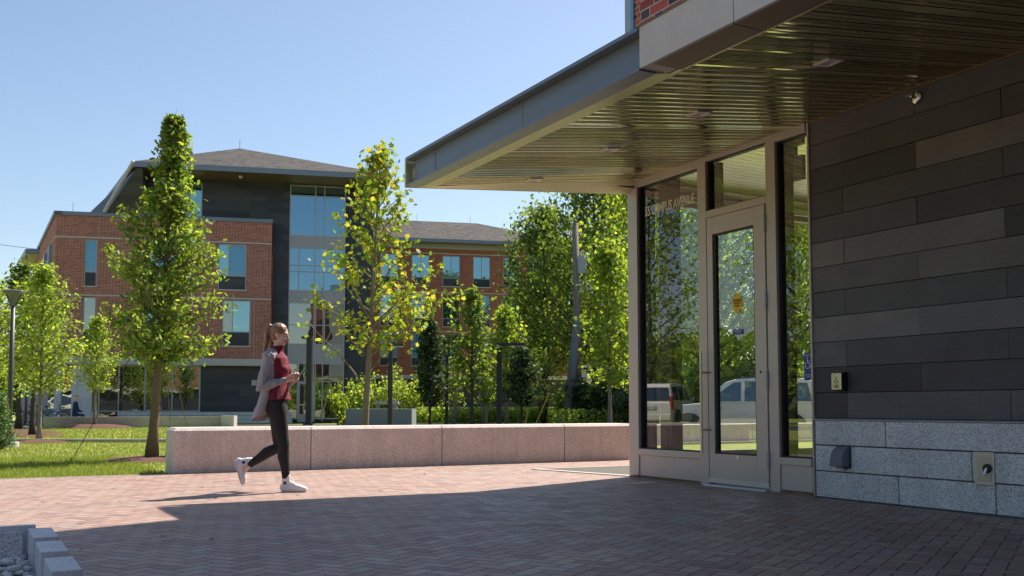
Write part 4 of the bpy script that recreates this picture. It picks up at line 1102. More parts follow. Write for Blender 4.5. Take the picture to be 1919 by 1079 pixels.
def shrub(loc, w, h, label, seed, leaf='leaf_young', n=1500, lsize=.08, name='shrub', cat='shrub', group=None, outline=OUT_HEX, sy=1.0, bark='bark'):
    rng = np.random.default_rng(seed); pr = random.Random(seed)
    root = empty(name, loc, 0, label, cat, group)
    tb = MB(); P = []
    ns = max(6, int(n/120))
    ends = []
    for i in range(ns):
        a = pr.uniform(0, 6.28); q = math.sqrt(pr.random())
        e = Vector((math.cos(a)*q*w*.5, math.sin(a)*q*w*.5*sy, h*pr.uniform(.45, .98)*(1-.35*q*q)))
        b = Vector((e.x*.3, e.y*.3, 0)); m = b.lerp(e, .5) + Vector((0, 0, h*.08))
        tb.tube([b, m, e], [.018*h**.5, .012*h**.5, .004], 4, cap=False); ends.append((b, m, e))
    for i in range(n):
        b, m, e = pr.choice(ends); g = pr.random()**.6
        c = b.lerp(m, g*2) if g < .5 else m.lerp(e, g*2-1)
        s = .05 + .09*w*.5
        P.append((c.x+pr.gauss(0, s), c.y+pr.gauss(0, s), max(.03, c.z+pr.gauss(0, s*.8))))
    tb.build('stems', MAT[bark], root)
    P = np.array(P); S = lsize*rng.uniform(.6, 1.3, n)
    o = P - np.array([0, 0, h*.4]); o /= np.linalg.norm(o, axis=1)[:, None]+1e-6
    crown_obj(root, 'foliage', P, S, rng, MAT[leaf], outline, up=.35, out=o)
    return root

def X(px, Y): return (px-960)/1866.0*Y      # metres right of the view axis for a thing Y metres away

oak = tree((X(288, 16.6), 16.6, -.01), 5.82, .095, 1.62,
     [(0, .55), (.05, .95), (.2, 1.02), (.35, .84), (.51, .80), (.64, .50), (.72, .26), (.80, .22), (.92, .12), (1, .02)],
     'staked young oak with dense glossy green crown left of the woman', 21, 'bark', 'leaf_oak', OUT_OAK, 92, 8, 14, .096, .09, lean=(.28, 0), name='oak_tree', rise=(.12, 1.1), up=.35, wob=.05, rj=(.5, 1.22), sub_len=.36, upow=1.05, env=.13)
maple = tree((X(683, 20.5), 20.5, -.01), 6.25, .085, 2.0,
     [(0, .6), (.1, 1.05), (.22, 1.25), (.35, 1.2), (.5, .85), (.62, .82), (.75, .72), (.88, .42), (1, .1)],
     'yellowing young maple with airy crown behind the seat wall', 33, 'bark_grey', 'leaf_maple', OUT_MAP, 30, 6, 9, .118, .13, lean=(.28, .1), name='maple_tree', rise=(.3, 1.5), up=.3, wob=.05, bare=.3,
     extra=((1.25, (-1, .1, .95), 1.75, .026, 4, 4), (1.9, (-.9, -.2, 1.1), 1.7, .02, 5, 6), (2.05, (1, .1, .42), 1.95, .022, 9, 12), (2.5, (1, -.1, .75), 1.75, .022, 9, 12), (1.6, (.8, .4, .9), 1.4, .018, 6, 8), (2.3, (1, .5, .5), 1.6, .02, 8, 10)))
tree((X(77, 25.3), 25.3, -.01), 4.4, .065, 1.25, [(0, .7), (.15, 1.0), (.4, 1.0), (.65, .75), (.85, .45), (1, .1)],
     'light green young tree in a mulch ring beside the tall left lamp', 41, 'bark_grey', 'leaf_young', OUT_HEX, 42, 6, 15, .095, .11, name='young_tree', rise=(.4, 1.2), group='young trees on the lawn')
tree((X(64, 30), 30, -.01), 4.7, .09, 1.6, [(0, .7), (.3, 1.2), (.6, 1.0), (1, .2)],
     'thicker young tree just behind the light green one, by the left lamp', 42, 'bark_dk', 'leaf_mid', OUT_HEX, 36, 6, 9, .13, .12, name='young_tree', group='young trees on the lawn')
tree((X(180, 42), 42, -.01), 4.6, .07, 1.6, [(0, .65), (.2, 1.1), (.45, 1.1), (.7, .75), (1, .15)],
     'small round headed tree in a mulch ring before the curved wall', 43, 'bark_grey', 'leaf_young', OUT_HEX, 40, 6, 14, .11, .12, name='young_tree', rise=(.4, 1.2), group='young trees on the lawn')
tree((X(38, 40), 40, -.01), 6.6, .12, 2.0, [(0, .9), (.3, 1.5), (.6, 1.2), (.85, .7), (1, .2)],
     'darker taller tree at the hall corner, behind the left lamp', 44, 'bark_dk', 'leaf_mid', OUT_HEX, 40, 7, 10, .17, .17, name='street_tree')
tree((X(-25, 34), 34, -.01), 5.2, .10, 1.2, [(0, 1.2), (.4, 1.5), (.8, 1.0), (1, .3)],
     'broad light green tree cut by the left picture edge', 45, 'bark_dk', 'leaf_young', OUT_HEX, 40, 7, 10, .15, .15, name='street_tree')
tree((X(-6, 19.5), 19.5, -.01), 1.05, .05, .05, [(0, .42), (.4, .36), (1, .05)],
     'small bright green conifer at the left picture edge', 46, 'bark_dk', 'leaf_pine', OUT_DIA, 60, 6, 14, .06, .045, name='conifer_bush', cat='conifer', rise=(.2, .9), bare=.05)

# trees between the wall and the wing
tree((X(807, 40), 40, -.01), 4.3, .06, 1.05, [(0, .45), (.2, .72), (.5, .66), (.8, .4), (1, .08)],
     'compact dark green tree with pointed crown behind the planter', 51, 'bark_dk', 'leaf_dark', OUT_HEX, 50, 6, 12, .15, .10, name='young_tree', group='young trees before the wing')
tree((X(885, 37), 37, -.01), 5.2, .085, 1.5, [(0, .6), (.25, 1.0), (.5, .85), (.75, .6), (1, .15)],
     'thin mid green tree with a dark straight trunk, before the wing', 52, 'bark_dk', 'leaf_mid', OUT_MAP, 30, 6, 8, .16, .14, name='young_tree', group='young trees before the wing')
tree((X(950, 44), 44, -.01), 5.2, .08, 1.7, [(0, .7), (.3, 1.25), (.6, 1.0), (1, .2)],
     'bright yellow green tree behind the lamp with the long arm', 53, 'bark_grey', 'leaf_young', OUT_MAP, 34, 6, 9, .19, .16, name='young_tree', group='young trees before the wing')
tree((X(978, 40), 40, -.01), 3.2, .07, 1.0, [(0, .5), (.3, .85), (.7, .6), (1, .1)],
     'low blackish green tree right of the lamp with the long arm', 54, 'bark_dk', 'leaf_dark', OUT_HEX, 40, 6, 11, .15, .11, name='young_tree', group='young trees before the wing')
tree((X(1143, 35), 35, -.01), 6.6, .085, 1.7, [(0, .75), (.25, 1.35), (.5, 1.25), (.75, .85), (1, .15)],
     'bright yellow green maple right of the leaning utility pole', 55, 'bark_grey', 'leaf_young', OUT_MAP, 44, 7, 10, .17, .15, name='maple_tree', rise=(.3, 1.2))
# big trees behind
def big(px, Y, H, w, seed, label, leaf='leaf_mid', name='large_tree', base=3.0, n=62, ls=.23, sp=.37, tr=.22, nl=15):
    return tree((X(px, Y), Y, -.01), H, tr, base, [(0, w*.6), (.2, w*.95), (.45, w), (.7, w*.8), (.9, w*.45), (1, w*.1)], label, seed, 'bark_dk', leaf, OUT_MAP, n, 8, nl, ls, sp, name=name, rise=(.35, 1.3), up=.35, bare=.15, group='large trees along the street')
big(1115, 56, 14.5, 4.2, 61, 'tall dark forked tree rising behind the utility pole', 'leaf_mid', n=66)
big(1020, 62, 13.2, 3.3, 62, 'tall tree whose crown covers the end of the wing roof', n=62)
big(1175, 66, 15.5, 4.0, 63, 'tall tree half hidden by the bronze corner post')
big(1235, 50, 14.0, 4.0, 64, 'tall tree seen through the wide pane left of the door', 'leaf_bright', n=60)
big(1345, 47, 12.5, 3.7, 65, 'big leafy tree filling the glass of the door', 'leaf_bright', base=1.6, n=66, ls=.22)
big(1420, 58, 15.5, 3.8, 66, 'tall tree behind the right half of the door glass', 'leaf_mid', base=2.0, n=66)
big(1500, 48, 13.0, 3.2, 67, 'slender street tree seen through the narrow side glass', 'leaf_bright', base=1.8, n=60, ls=.22)
big(1590, 55, 14.0, 4.2, 68, 'street tree hidden in part by the dark boards', 'leaf_mid', base=2.0)
big(1290, 70, 14.0, 4.5, 69, 'back row tree between the lobby column and the door', 'leaf_bright', base=1.5)
# shrubs
shrub((X(690, 47.5), 47.5, 0), 3.0, 3.3, 'tall yellowish shrub left behind the concrete planter', 71, 'leaf_young', 2200, .15, bark='bark_white')
shrub((X(755, 49), 49, 0), 2.6, 3.4, 'tall yellowish shrub right behind the concrete planter', 72, 'leaf_young', 1900, .15, bark='bark_white')
shrub((X(650, 48.5), 48.5, 0), 1.8, 2.4, 'smaller shrub against the stair glazing beside the planter', 73, 'leaf_young', 1100, .13)
tree((X(850, 52), 52, 0), 3.6, .035, 1.2, [(0, .5), (.5, 1.3), (1, .6)], 'pale multi-stemmed shrub tree by the wing base, left one', 74, 'bark_white', 'leaf_young', OUT_HEX, 4, 5, 7, .17, .14, name='multi_stem_tree', stems=6, group='multi-stemmed trees')
tree((X(910, 54), 54, 0), 4.0, .04, 1.2, [(0, .5), (.5, 1.4), (1, .6)], 'pale multi-stemmed shrub tree by the wing base, right one', 75, 'bark_white', 'leaf_young', OUT_HEX, 4, 5, 7, .18, .14, name='multi_stem_tree', stems=6, group='multi-stemmed trees')
tree((X(1020, 46), 46, 0), 3.9, .035, 1.2, [(0, .5), (.5, 1.1), (1, .6)], 'sparse rusty leaved small tree left of the utility pole', 76, 'bark_dk', 'leaf_maple', OUT_HEX, 4, 5, 5, .15, .14, name='multi_stem_tree', stems=5, group='multi-stemmed trees')
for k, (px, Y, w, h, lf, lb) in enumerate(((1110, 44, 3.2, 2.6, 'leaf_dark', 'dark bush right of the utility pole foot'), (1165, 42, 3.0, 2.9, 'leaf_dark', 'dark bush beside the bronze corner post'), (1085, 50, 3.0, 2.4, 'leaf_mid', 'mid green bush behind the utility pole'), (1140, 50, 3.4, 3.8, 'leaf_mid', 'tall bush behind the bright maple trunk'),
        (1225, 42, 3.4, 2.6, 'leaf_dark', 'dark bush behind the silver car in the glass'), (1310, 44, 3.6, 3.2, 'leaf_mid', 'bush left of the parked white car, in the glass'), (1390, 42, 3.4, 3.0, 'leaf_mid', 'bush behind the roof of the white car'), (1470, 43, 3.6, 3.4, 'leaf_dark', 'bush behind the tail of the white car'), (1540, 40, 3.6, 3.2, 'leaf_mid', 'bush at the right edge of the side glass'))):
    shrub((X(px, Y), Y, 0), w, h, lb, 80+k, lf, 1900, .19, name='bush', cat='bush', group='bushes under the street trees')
# ground cover and grass
rng = np.random.default_rng(5)
def cover(name, n, fx, leaf, ls, zmax, outline=OUT_HEX):
    P = np.array([fx(rng) for _ in range(n)]); P[:, 2] = rng.random(n)**1.3*zmax
    o = bpy.data.objects.new(name, leaf_mesh(name, P, ls*rng.uniform(.6, 1.3, n), rng, MAT[leaf], outline, up=.5)); link(o); o['kind'] = 'stuff'; return o
def bed(r):
    Y = r.uniform(56.5, 60); px = r.uniform(775, 1120); c = math.sin(px*.07)*.5
    return (X(px, Y), Y + c, 0)
cover('ground_cover', 9000, bed, 'leaf_cover', .24, .85)
def bed2(r):
    Y = r.uniform(41, 45); return (X(r.uniform(1030, 1190), Y), Y, 0)
cover('ground_cover', 2500, bed2, 'leaf_cover', .16, .8)

def blades(name, n, fx, h, w):
    base = np.array([fx(rng) for _ in range(n)]); hh = h*rng.uniform(.5, 1.25, n); a = rng.uniform(0, 6.28, n)
    d = np.stack([np.cos(a), np.sin(a), np.zeros(n)], 1); ln = rng.normal(0, .4, (n, 2))
    tip = base + np.concatenate([ln*hh[:, None], hh[:, None]], 1)
    V = np.stack([base - d*w, base + d*w, tip], 1).reshape(-1, 3).astype(np.float32)
    me = bpy.data.meshes.new(name); me.vertices.add(3*n); me.vertices.foreach_set('co', V.ravel()); me.loops.add(3*n); me.loops.foreach_set('vertex_index', np.arange(3*n, dtype=np.int32))
    me.polygons.add(n); me.polygons.foreach_set('loop_start', np.arange(0, 3*n, 3, dtype=np.int32)); me.polygons.foreach_set('loop_total', np.full(n, 3, dtype=np.int32))
    me.materials.append(MAT['blade']); me.update(calc_edges=True)
    o = bpy.data.objects.new(name, me); link(o); o['kind'] = 'stuff'; return o
def front(r):
    p = nw(-3.4 - r.random()**1.6*5.5, -5.0 - r.random()*9); return (p.x, p.y, -.012)
blades('grass', 52000, front, .055, .004)
def mid(r):
    while True:
        Y = 12 + r.random()**.8*14; x = X(r.uniform(-40, 1180), Y)
        q = (x-P0[0])*.4818 - (Y-P0[1])*.8763
        if q < -3.95 and not (25.0 < Y < 26.6 and x < -4.3): return (x, Y, -.012)
blades('grass', 42000, mid, .05, .007)
def far_(r):
    Y = 26.7 + r.random()*20; return (X(r.uniform(-20, 820), Y), Y, -.012)
blades('grass', 30000, far_, .06, .014)

# mulch rings
def mulch(px, Y, rad, h=.05, dx=0):
    r4 = random.Random(int(px)); mb = MB(); n = 26
    for k, (q, z) in enumerate(((1, -.008), (.8, h*.6), (.4, h), (.02, h))):
        for i in range(n):
            a = 2*math.pi*i/n; rr = rad*q*(1+.08*math.sin(3*a)+r4.uniform(-.05, .05)*(q == 1)); mb.v.append((rr*math.cos(a), rr*math.sin(a), z + r4.uniform(-.008, .008)*(k > 0)))
    for k in range(3):
        for i in range(n): mb.f.append((k*n+i, k*n+(i+1) % n, (k+1)*n+(i+1) % n, (k+1)*n+i)); mb.m.append(0)
    mb.f.append(tuple(range(3*n, 4*n))); mb.m.append(0)
    struct(mb, 'mulch', MAT['mulch'], (X(px, Y)+dx, Y, 0), 0)
    rr_ = np.random.default_rng(int(px)+3)
    return
mulch(288, 16.6, .85); mulch(77, 25.3-.2, .95, .06); mulch(180, 42, 1.5, .16); mulch(64, 30, .9); mulch(20, 33, 1.6, .12); mulch(683, 20.5, .85)
# far wood closing the horizon
def wood(r):
    a = r.uniform(-1.75, .75); D = r.uniform(125, 175) if a > -1.0 else r.uniform(70, 110); return (D*math.sin(a), D*math.cos(a), 0)
o = cover('far_wood', 32000, wood, 'leaf_mid', 2.2, 6.5, OUT_HEX)
def wood2(r):
    a = r.uniform(1.6, 4.9); D = r.uniform(50, 90); return (D*math.sin(a), D*math.cos(a), 0)
cover('far_wood', 9000, wood2, 'leaf_mid', 1.8, 5.5, OUT_HEX)

for (x, y, H_, sd, lb) in ((-31, 19, 15, 91, 'tree left of the lawn, mirrored in the lobby column glass'), (-35, 29, 18, 92, 'taller tree left of the lawn, mirrored in the door glass'), (-26, 9, 12, 93, 'nearest tree left of the lawn, mirrored in the side glass'), (-42, 22, 19, 94, 'tallest tree left of the lawn, behind the mirrored car'), (-34, 14, 16, 95, 'wide tree left of the lawn, mirrored above the door label')):
    tree((x, y, 0), H_, .16, 1.6, [(0, 2.0), (.3, 3.9), (.6, 3.4), (.85, 2.0), (1, .3)], lb, sd, 'bark_dk', 'leaf_bright', OUT_HEX, 60, 8, 13, .26, .32, name='street_tree', group='trees beyond the left picture edge')

def fallen(r):
    q = nw(-3.3 + r.random()**2*7, -5.5 + r.normal()*3.2); return (q.x, q.y, .006)
P = np.array([fallen(rng) for _ in range(170)]); P[:, 2] = .010
o = bpy.data.objects.new('fallen_leaves', leaf_mesh('fallen_leaves', P, .05*rng.uniform(.5, 1.3, len(P)), rng, plain('dry_leaf', (.26, .15, .06), .9, 0, .2, 9, 0, 1, .3, .5), OUT_HEX, up=.93, fold=.15)); link(o); o['kind'] = 'stuff'
# ------------------------------------------------------------------ street furniture
LG = 'black square lamp posts with an arm'
def arm_lamp(px, Y, H, arm, label, w=.11, base=True):
    t = empty('lamp_post', (X(px, Y), Y, 0), 0, label, 'lamp post', LG)
    mb = MB(); mb.box(-w/2, w/2, -w/2, w/2, .1 if base else 0, H); mb.build('post', MAT['black'], t)
    if arm:
        mb = MB(); a, b = (w/2+.001, arm) if arm > 0 else (arm, -w/2-.001)
        mb.box(a, b, -w/2, w/2, H-.10, H); mb.build('arm', MAT['black'], t)
        mb = MB(); e = (b-.4, b-.04) if arm > 0 else (a+.04, a+.4)
        if abs(arm) < .5: e = (a+.02, b-.02)
        mb.box(e[0], e[1], -w*.35, w*.35, H-.125, H-.101); mb.build('lamp_lens', MAT['conc_pale'], t)
    if base:
        mb = MB(); mb.lathe([(.24, 0), (.24, .09), (.23, .1)], n=20); mb.build('footing', MAT['conc_pale'], t)
        mb = MB(); mb.box(-w*.9, w*.9, -w*.9, w*.9, .101, .16); mb.build('base_plate', MAT['black'], t)
    return t
arm_lamp(580, 44, 4.0, -.34, 'black lamp post with short arm in front of the stair entrance', .24)
arm_lamp(732, 29, 2.75, .4, 'dark lamp post rising through the right of the yellow maple', .13, False)
arm_lamp(936, 38, 3.32, 1.02, 'black lamp post with a long arm pointing right', .2)
arm_lamp(838, 44, 3.4, .5, 'slim lamp post between the two thin dark trunked trees', .14)

def disc_lamp(px, Y, H, label):
    t = empty('lamp_post', (X(px, Y), Y, 0), 0, label, 'lamp post', 'tall round lamp posts on the lawn')
    mb = MB(); mb.lathe([(.058, .12), (.055, 1.2), (.045, H-.35)], n=16); mb.build('post', MAT['dkgrey'], t, smooth=True)
    mb = MB(); mb.lathe([(.21, -.05), (.21, .10), (.19, .115)], n=24); mb.build('footing', MAT['conc_pale'], t)
    mb = MB(); mb.lathe([(.12, .116), (.115, .21), (.07, .235)], n=20); mb.build('base_cover', MAT['dkgrey'], t)
    mb = MB(); mb.lathe([(.05, H-.35), (.06, H-.30), (.16, H-.11), (.235, H-.055), (.235, H-.02), (.17, H), (.02, H+.012)], n=28); mb.build('lamp_head', plain('lamp_grey', (.11, .12, .125), .5), t, smooth=False)
    mb = MB()
    for a in (0, 2.1, 4.2): mb.tube([(.05*math.cos(a), .05*math.sin(a), H-.34), (.17*math.cos(a), .17*math.sin(a), H-.105)], .012, 6)
    mb.build('strut', MAT['dkgrey'], t)
    return t
disc_lamp(21, 21.9, 3.45, 'tall grey lamp post with a flared round head at far left')
disc_lamp(51, 40.5, 4.6, 'second round lamp post behind, its head hidden in leaves')
arm_lamp(36, 49, 3.2, 0, 'short dark post by the forecourt behind the left lamps', .14)

# utility pole with transformer, brace pole, street light, guy guards and wires
UY = 45.0
up_ = empty('utility_pole', (X(1085, UY), UY, 0), 0, 'weathered timber utility pole carrying a grey transformer', 'utility pole')
mb = MB(); mb.tube([(-.02, 0, -.2), (-.06, 0, 4.5), (-.13, 0, 9.25)], [.19, .165, .135], 12); mb.build('pole', MAT['pole_wood'], up_, smooth=True)
tf = MB(); tf.lathe([(.17, 6.9), (.2, 6.93), (.2, 7.62), (.17, 7.70), (.05, 7.72)], c=(.16, -.16, 0), n=18); tf.build('transformer', MAT['trans_grey'], up_)
mb = MB(); mb.tube([(.1, -.16, 7.7), (.1, -.16, 7.95)], .03, 8); mb.tube([(.22, -.16, 7.7), (.22, -.16, 7.95)], .03, 8); mb.build('bushing', MAT['conc_pale'], up_)
mb = MB(); mb.tube([(-.05, -.1, 5.85), (.1, -.25, 6.15), (.42, -.25, 6.35)], .03, 8); mb.tube([(-.1, -.1, 6.55), (.55, -.12, 6.6)], .03, 6); mb.build('bracket', MAT['trans_grey'], up_)
mb = MB(); mb.lathe([(.2, 6.12), (.22, 6.2), (.12, 6.42), (.05, 6.48)], c=(.45, -.25, 0), n=16); mb.build('street_light', MAT['conc_pale'], up_)
mb = MB(); mb.tube([(.05, -.14, 3.2), (.3, -.14, 3.3)], .03, 6); mb.box(.28, .74, -.3, .0, 3.55, 3.85) ; mb.tube([(.3, -.14, 3.3), (.34, -.14, 3.56)], .03, 6); mb.build('flood_light', MAT['black'], up_)
mb = MB(); mb.box(.56, .68, -.32, -.301, 3.62, 3.78); mb.build('flood_lens', MAT['conc_pale'], up_)
bp = empty('brace_pole', (X(1066, 44), 44, 0), 0, 'grey leaning timber pole propped beside the utility pole', 'utility pole')
mb = MB(); mb.tube([(-.06, 0, -.2), (.14, .15, 2.4), (.42, .35, 5.0)], [.19, .18, .16], 12); mb.build('pole', plain('grey_pole', (.16, .165, .17), .9, 0, .35, 6, .4, 30), bp, smooth=True)
for px, px2, Y, lb in ((984, 1000, 43, 'yellow guy guard farther from the utility pole'), (1003, 1030, 43.5, 'yellow guy guard nearer the utility pole')):
    g = empty('guy_guard', (X(px, Y), Y, 0), 0, lb, 'guy guard', 'yellow guy wire guards')
    mb = MB(); e = Vector((X(px2, Y)-X(px, Y), 0, 2.0 if px < 990 else 1.5)); mb.tube([(0, 0, .05), e], .035, 8); mb.build('guard', MAT['ygd'], g)
    mb = MB(); mb.tube([e, Vector((X(1080, UY)-X(px, Y), UY-Y, 6.6))], .008, 4); mb.build('wire', MAT['dkgrey'], g)
def wire(label, pts, r=.012):
    mb = MB(); mb.tube(pts, r, 5); o = mb.build('overhead_wire', MAT['dkgrey'], None); tag(o, label, 'cable', 'overhead wires'); return o
sag = lambda a, b, n, d: [Vector(a).lerp(Vector(b), i/n) - Vector((0, 0, d*4*(i/n)*(1-i/n))) for i in range(n+1)]
wire('upper overhead cable running right from the utility pole through the trees', sag((X(1085, UY)-.12, UY, 9.0), (26, 34, 9.2), 14, .5))
wire('lower overhead cable running right from the utility pole', sag((X(1085, UY)-.1, UY, 6.4), (26, 34, 6.6), 14, .5))
wire('pair of faint cables crossing the sky at far left', sag((-60, 95, 18.4), (-30, 80, 13.0), 12, .5), .022)

# guy wires of the oak
oz = 2.62
oaktop = Vector((X(300, 16.6), 16.6, oz))
for (px, Y, lb) in ((139, 16.3, 'left guy wire staking the oak into the lawn'), (326, 21, 'right guy wire of the oak, running to the back'), (360, 22.5, 'rightmost guy wire of the oak, behind the seat wall end')):
    mb = MB(); e = Vector((X(px, Y), Y, -.01)); mb.tube([oaktop, e], .006, 5); mb.tube([e, e+Vector((0, 0, .06))], .012, 5)
    o = mb.build('guy_wire', MAT['dkgrey'], None); tag(o, lb, 'guy wire', 'guy wires of the oak')
for (px, Y, lb) in ((633, 19.5, 'left guy wire staking the yellow maple'), (722, 22, 'right guy wire staking the yellow maple')):
    mb = MB(); e = Vector((X(px, Y), Y, -.01)); mb.tube([Vector((X(690, 20.5), 20.5, 2.2)), e], .006, 5)
    o = mb.build('guy_wire', MAT['dkgrey'], None); tag(o, lb, 'guy wire', 'guy wires of the maple')

# planter, pale block, curved wall
pl = empty('planter', (X(711, 44), 44, 0), R(-1), 'long greenish concrete planter behind the yellow maple', 'planter')
mb = MB(); w_ = 1.46
mb.box(-w_, w_, 0, .14, 0, .80); mb.box(-w_, w_, 1.6, 1.74, 0, .80); mb.box(-w_, -w_+.14, .141, 1.599, 0, .799); mb.box(w_-.14, w_, .141, 1.599, 0, .799); mb.build('wall', plain('greenish_concrete', (.26, .30, .275), .8, 0, .12, 3), pl, bevel=.01)
mb = MB(); mb.box(-w_+.15, w_-.15, .15, 1.59, 0, .70); mb.build('soil', MAT['mulch'], pl)
pb = empty('bench', (X(725, 47), 47, 0), R(3), 'pale concrete bench seen over the planter', 'bench')
mb = MB(); mb.box(-.56, .56, 0, .5, 1.0, 1.16); mb.build('seat', MAT['conc_pale'], pb, bevel=.01)
mb = MB(); mb.box(-.5, -.3, .02, .48, 0, .999); mb.box(.3, .5, .02, .48, 0, .999); mb.build('base', MAT['concrete'], pb)
cw = empty('curved_wall', (0, 0, 0), 0, 'low curved concrete wall on the lawn before the far hall', 'low wall')
mb = MB(); cpts = []
for i in range(25):
    f = i/24; px = 84 + (416-84)*f; Y = 41.8 + 1.2*math.sin(f*1.5)+1.9*f*f
    cpts.append((X(px, Y), Y))
cap_ = [Vector((p[0], p[1])) for p in cpts]
ou = []; 
for i, p in enumerate(cap_):
    t = (cap_[min(i+1, 24)] - cap_[max(i-1, 0)]).normalized(); ou.append(p + Vector((-t.y, t.x))*.42)
n = len(cap_)
vs = [(p.x, p.y, -.05) for p in cap_] + [(p.x, p.y, .46) for p in cap_] + [(p.x, p.y, .46) for p in ou] + [(p.x, p.y, -.05) for p in ou]
fs = []
for i in range(n-1):
    for k in range(4): fs.append((k*n+i, k*n+i+1, ((k+1) % 4)*n+i+1, ((k+1) % 4)*n+i))
fs += [(0, n, 2*n, 3*n), (n-1, 4*n-1, 3*n-1, 2*n-1)]
mb.add(vs, fs); mb.build('wall', MAT['concrete'], cw)
mb = MB(); e = cap_[-1]; mb.box(e.x+.01, e.x+.60, e.y-.05, e.y+.5, -.05, .49); mb.build('end_block', MAT['conc_pale'], cw, bevel=.01)

# ------------------------------------------------------------------ cars
def make_car(loc, rz, label, mirror_prof=None):
    """boxy sport utility car, x forward, built 4.7 m long"""
    t = empty('parked_car', loc, rz, label, 'car')
    L0, L1 = -2.32, 2.38
    # side outline of the lower body, then of the cabin
    body = [(-2.28, .36), (-2.34, .62), (-2.32, 1.02), (-2.26, 1.10), (1.05, 1.10), (1.9, 1.02), (2.26, .92), (2.36, .72), (2.36, .42), (2.2, .30), (-2.15, .30)]
    bm = bmesh.new()
    def loft(outline, hw, name, mat, bev, top_in=None, seg=3):
        mb = MB(); n = len(outline)
        vs = []
        for sgn in (-1, 1):
            for (x, z) in outline: vs.append((x, sgn*hw(x, z), z))
        fs = [tuple(range(n)), tuple(range(n, 2*n))[::-1]] + [(i, n+i, n+(i+1) % n, (i+1) % n) for i in range(n)]
        mb.add(vs, fs); return mb.build(name, mat, t, bevel=bev, smooth=False)
    loft(body, lambda x, z: .93 - (.05 if abs(x) > 2.1 else 0) - max(0, z-.85)*.12, 'body', MAT['carwhite'], .05)
    cab = [(-2.22, 1.08), (-2.02, 1.70), (-1.85, 1.79), (-.6, 1.83), (.15, 1.78), (.42, 1.70), (1.18, 1.08)]
    loft(cab, lambda x, z: .90 - (z-1.08)*.22, 'roof', MAT['carwhite'], .05)
    side = lambda z: .90 - (z-1.08)*.22
    for sgn in (-1, 1):
        for (nm, q) in (('side_window', [(-2.0, 1.14), (-1.86, 1.66), (-1.12, 1.70), (-1.12, 1.14)]), ('side_window', [(-1.02, 1.14), (-1.02, 1.70), (-.12, 1.72), (-.12, 1.14)]), ('side_window', [(-.02, 1.14), (-.02, 1.70), (.22, 1.67), (.92, 1.14)])):
            m = MB(); m.add([(x, sgn*(side(z)+.004), z) for x, z in q] + [(x, sgn*(side(z)-.01), z) for x, z in q], [(0,1,2,3), (7,6,5,4), (0,4,5,1), (1,5,6,2), (2,6,7,3), (3,7,4,0)]); m.build(nm, MAT['carglass'], t)
        m = MB(); m.box(.55, .72, sgn*.9, sgn*1.06, 1.12, 1.28); m.build('mirror', MAT['carwhite'], t, bevel=.02)
        m = MB(); m.box(-2.30, -2.12, sgn*.80, sgn*.925, .78, 1.30); m.build('tail_light', MAT['tail'], t, bevel=.01)
        m = MB(); m.box(2.1, 2.33, sgn*.62, sgn*.885, .78, .94); m.build('headlight', MAT['conc_pale'], t, bevel=.01)
        m = MB(); m.tube([(-1.75, sgn*.66, 1.80), (-1.6, sgn*.66, 1.87), (.0, sgn*.66, 1.87), (.15, sgn*.66, 1.79)], .018, 6); m.build('roof_rail', MAT['black'], t)
        for x in (-.62, .62):
            m = MB(); m.box(x-.1, x+.1, sgn*.925, sgn*.945, .93, .96); m.build('door_handle', MAT['alu'], t)
        for x in (-1.42, 1.48):
            w = MB(); w.torus((0, 0, 0), .27, .10, 'y', 28, 8); o = w.build('wheel', MAT['rubber'], t, smooth=True); o.location = (x, sgn*.82, .37)
            m = MB(); m.prism([(.235*math.cos(a), .235*math.sin(a)) for a in [2*math.pi*k/20 for k in range(20)]], 'y', sgn*.05-.02, sgn*.05+.02); 
            for k in range(5):
                a = 2*math.pi*k/5; m.tube([(0, sgn*.075, 0), (.22*math.cos(a), sgn*.075, .22*math.sin(a))], .03, 5)
            m.build('rim', MAT['rim'], o)
            m = MB(); m.prism([(x+.44*math.cos(a), .37+.44*math.sin(a)) for a in [math.pi*k/14 for k in range(15)]], 'y', sgn*.90, sgn*.936); m.build('wheel_arch', MAT['black'], t)
    m = MB(); m.add([(-2.20, -.78, 1.14), (-2.05, -.68, 1.64), (-2.05, .68, 1.64), (-2.20, .78, 1.14), (-2.24, -.78, 1.14), (-2.085, -.68, 1.64), (-2.085, .68, 1.64), (-2.24, .78, 1.14)], [(0,1,2,3), (7,6,5,4), (0,4,5,1), (1,5,6,2), (2,6,7,3), (3,7,4,0)]); m.build('rear_window', MAT['carglass'], t)
    m = MB(); m.add([(1.10, -.8, 1.14), (.46, -.7, 1.68), (.46, .7, 1.68), (1.10, .8, 1.14), (1.14, -.8, 1.14), (.50, -.7, 1.68), (.50, .7, 1.68), (1.14, .8, 1.14)], [(0,3,2,1), (4,5,6,7), (0,1,5,4), (1,2,6,5), (2,3,7,6), (3,0,4,7)]); m.build('windscreen', MAT['carglass'], t)
    m = MB(); m.box(-2.365, -2.30, -.86, .86, .36, .60); m.build('bumper', MAT['carwhite'], t, bevel=.03)
    m = MB(); m.box(-2.36, -2.325, -.26, .26, .80, .92); m.build('number_plate', MAT['plate'], t)
    m = MB(); m.box(2.30, 2.375, -.6, .6, .5, .72); m.build('grille', MAT['black'], t)
    return t
c1 = make_car((X(1394, 29.5), 29.5, -.10), R(160), 'white car parked side on behind the door glass')
c2 = make_car((-25.0, 23.8, 0), R(171.6), 'white car seen from the back, mirrored in the wide glass pane')

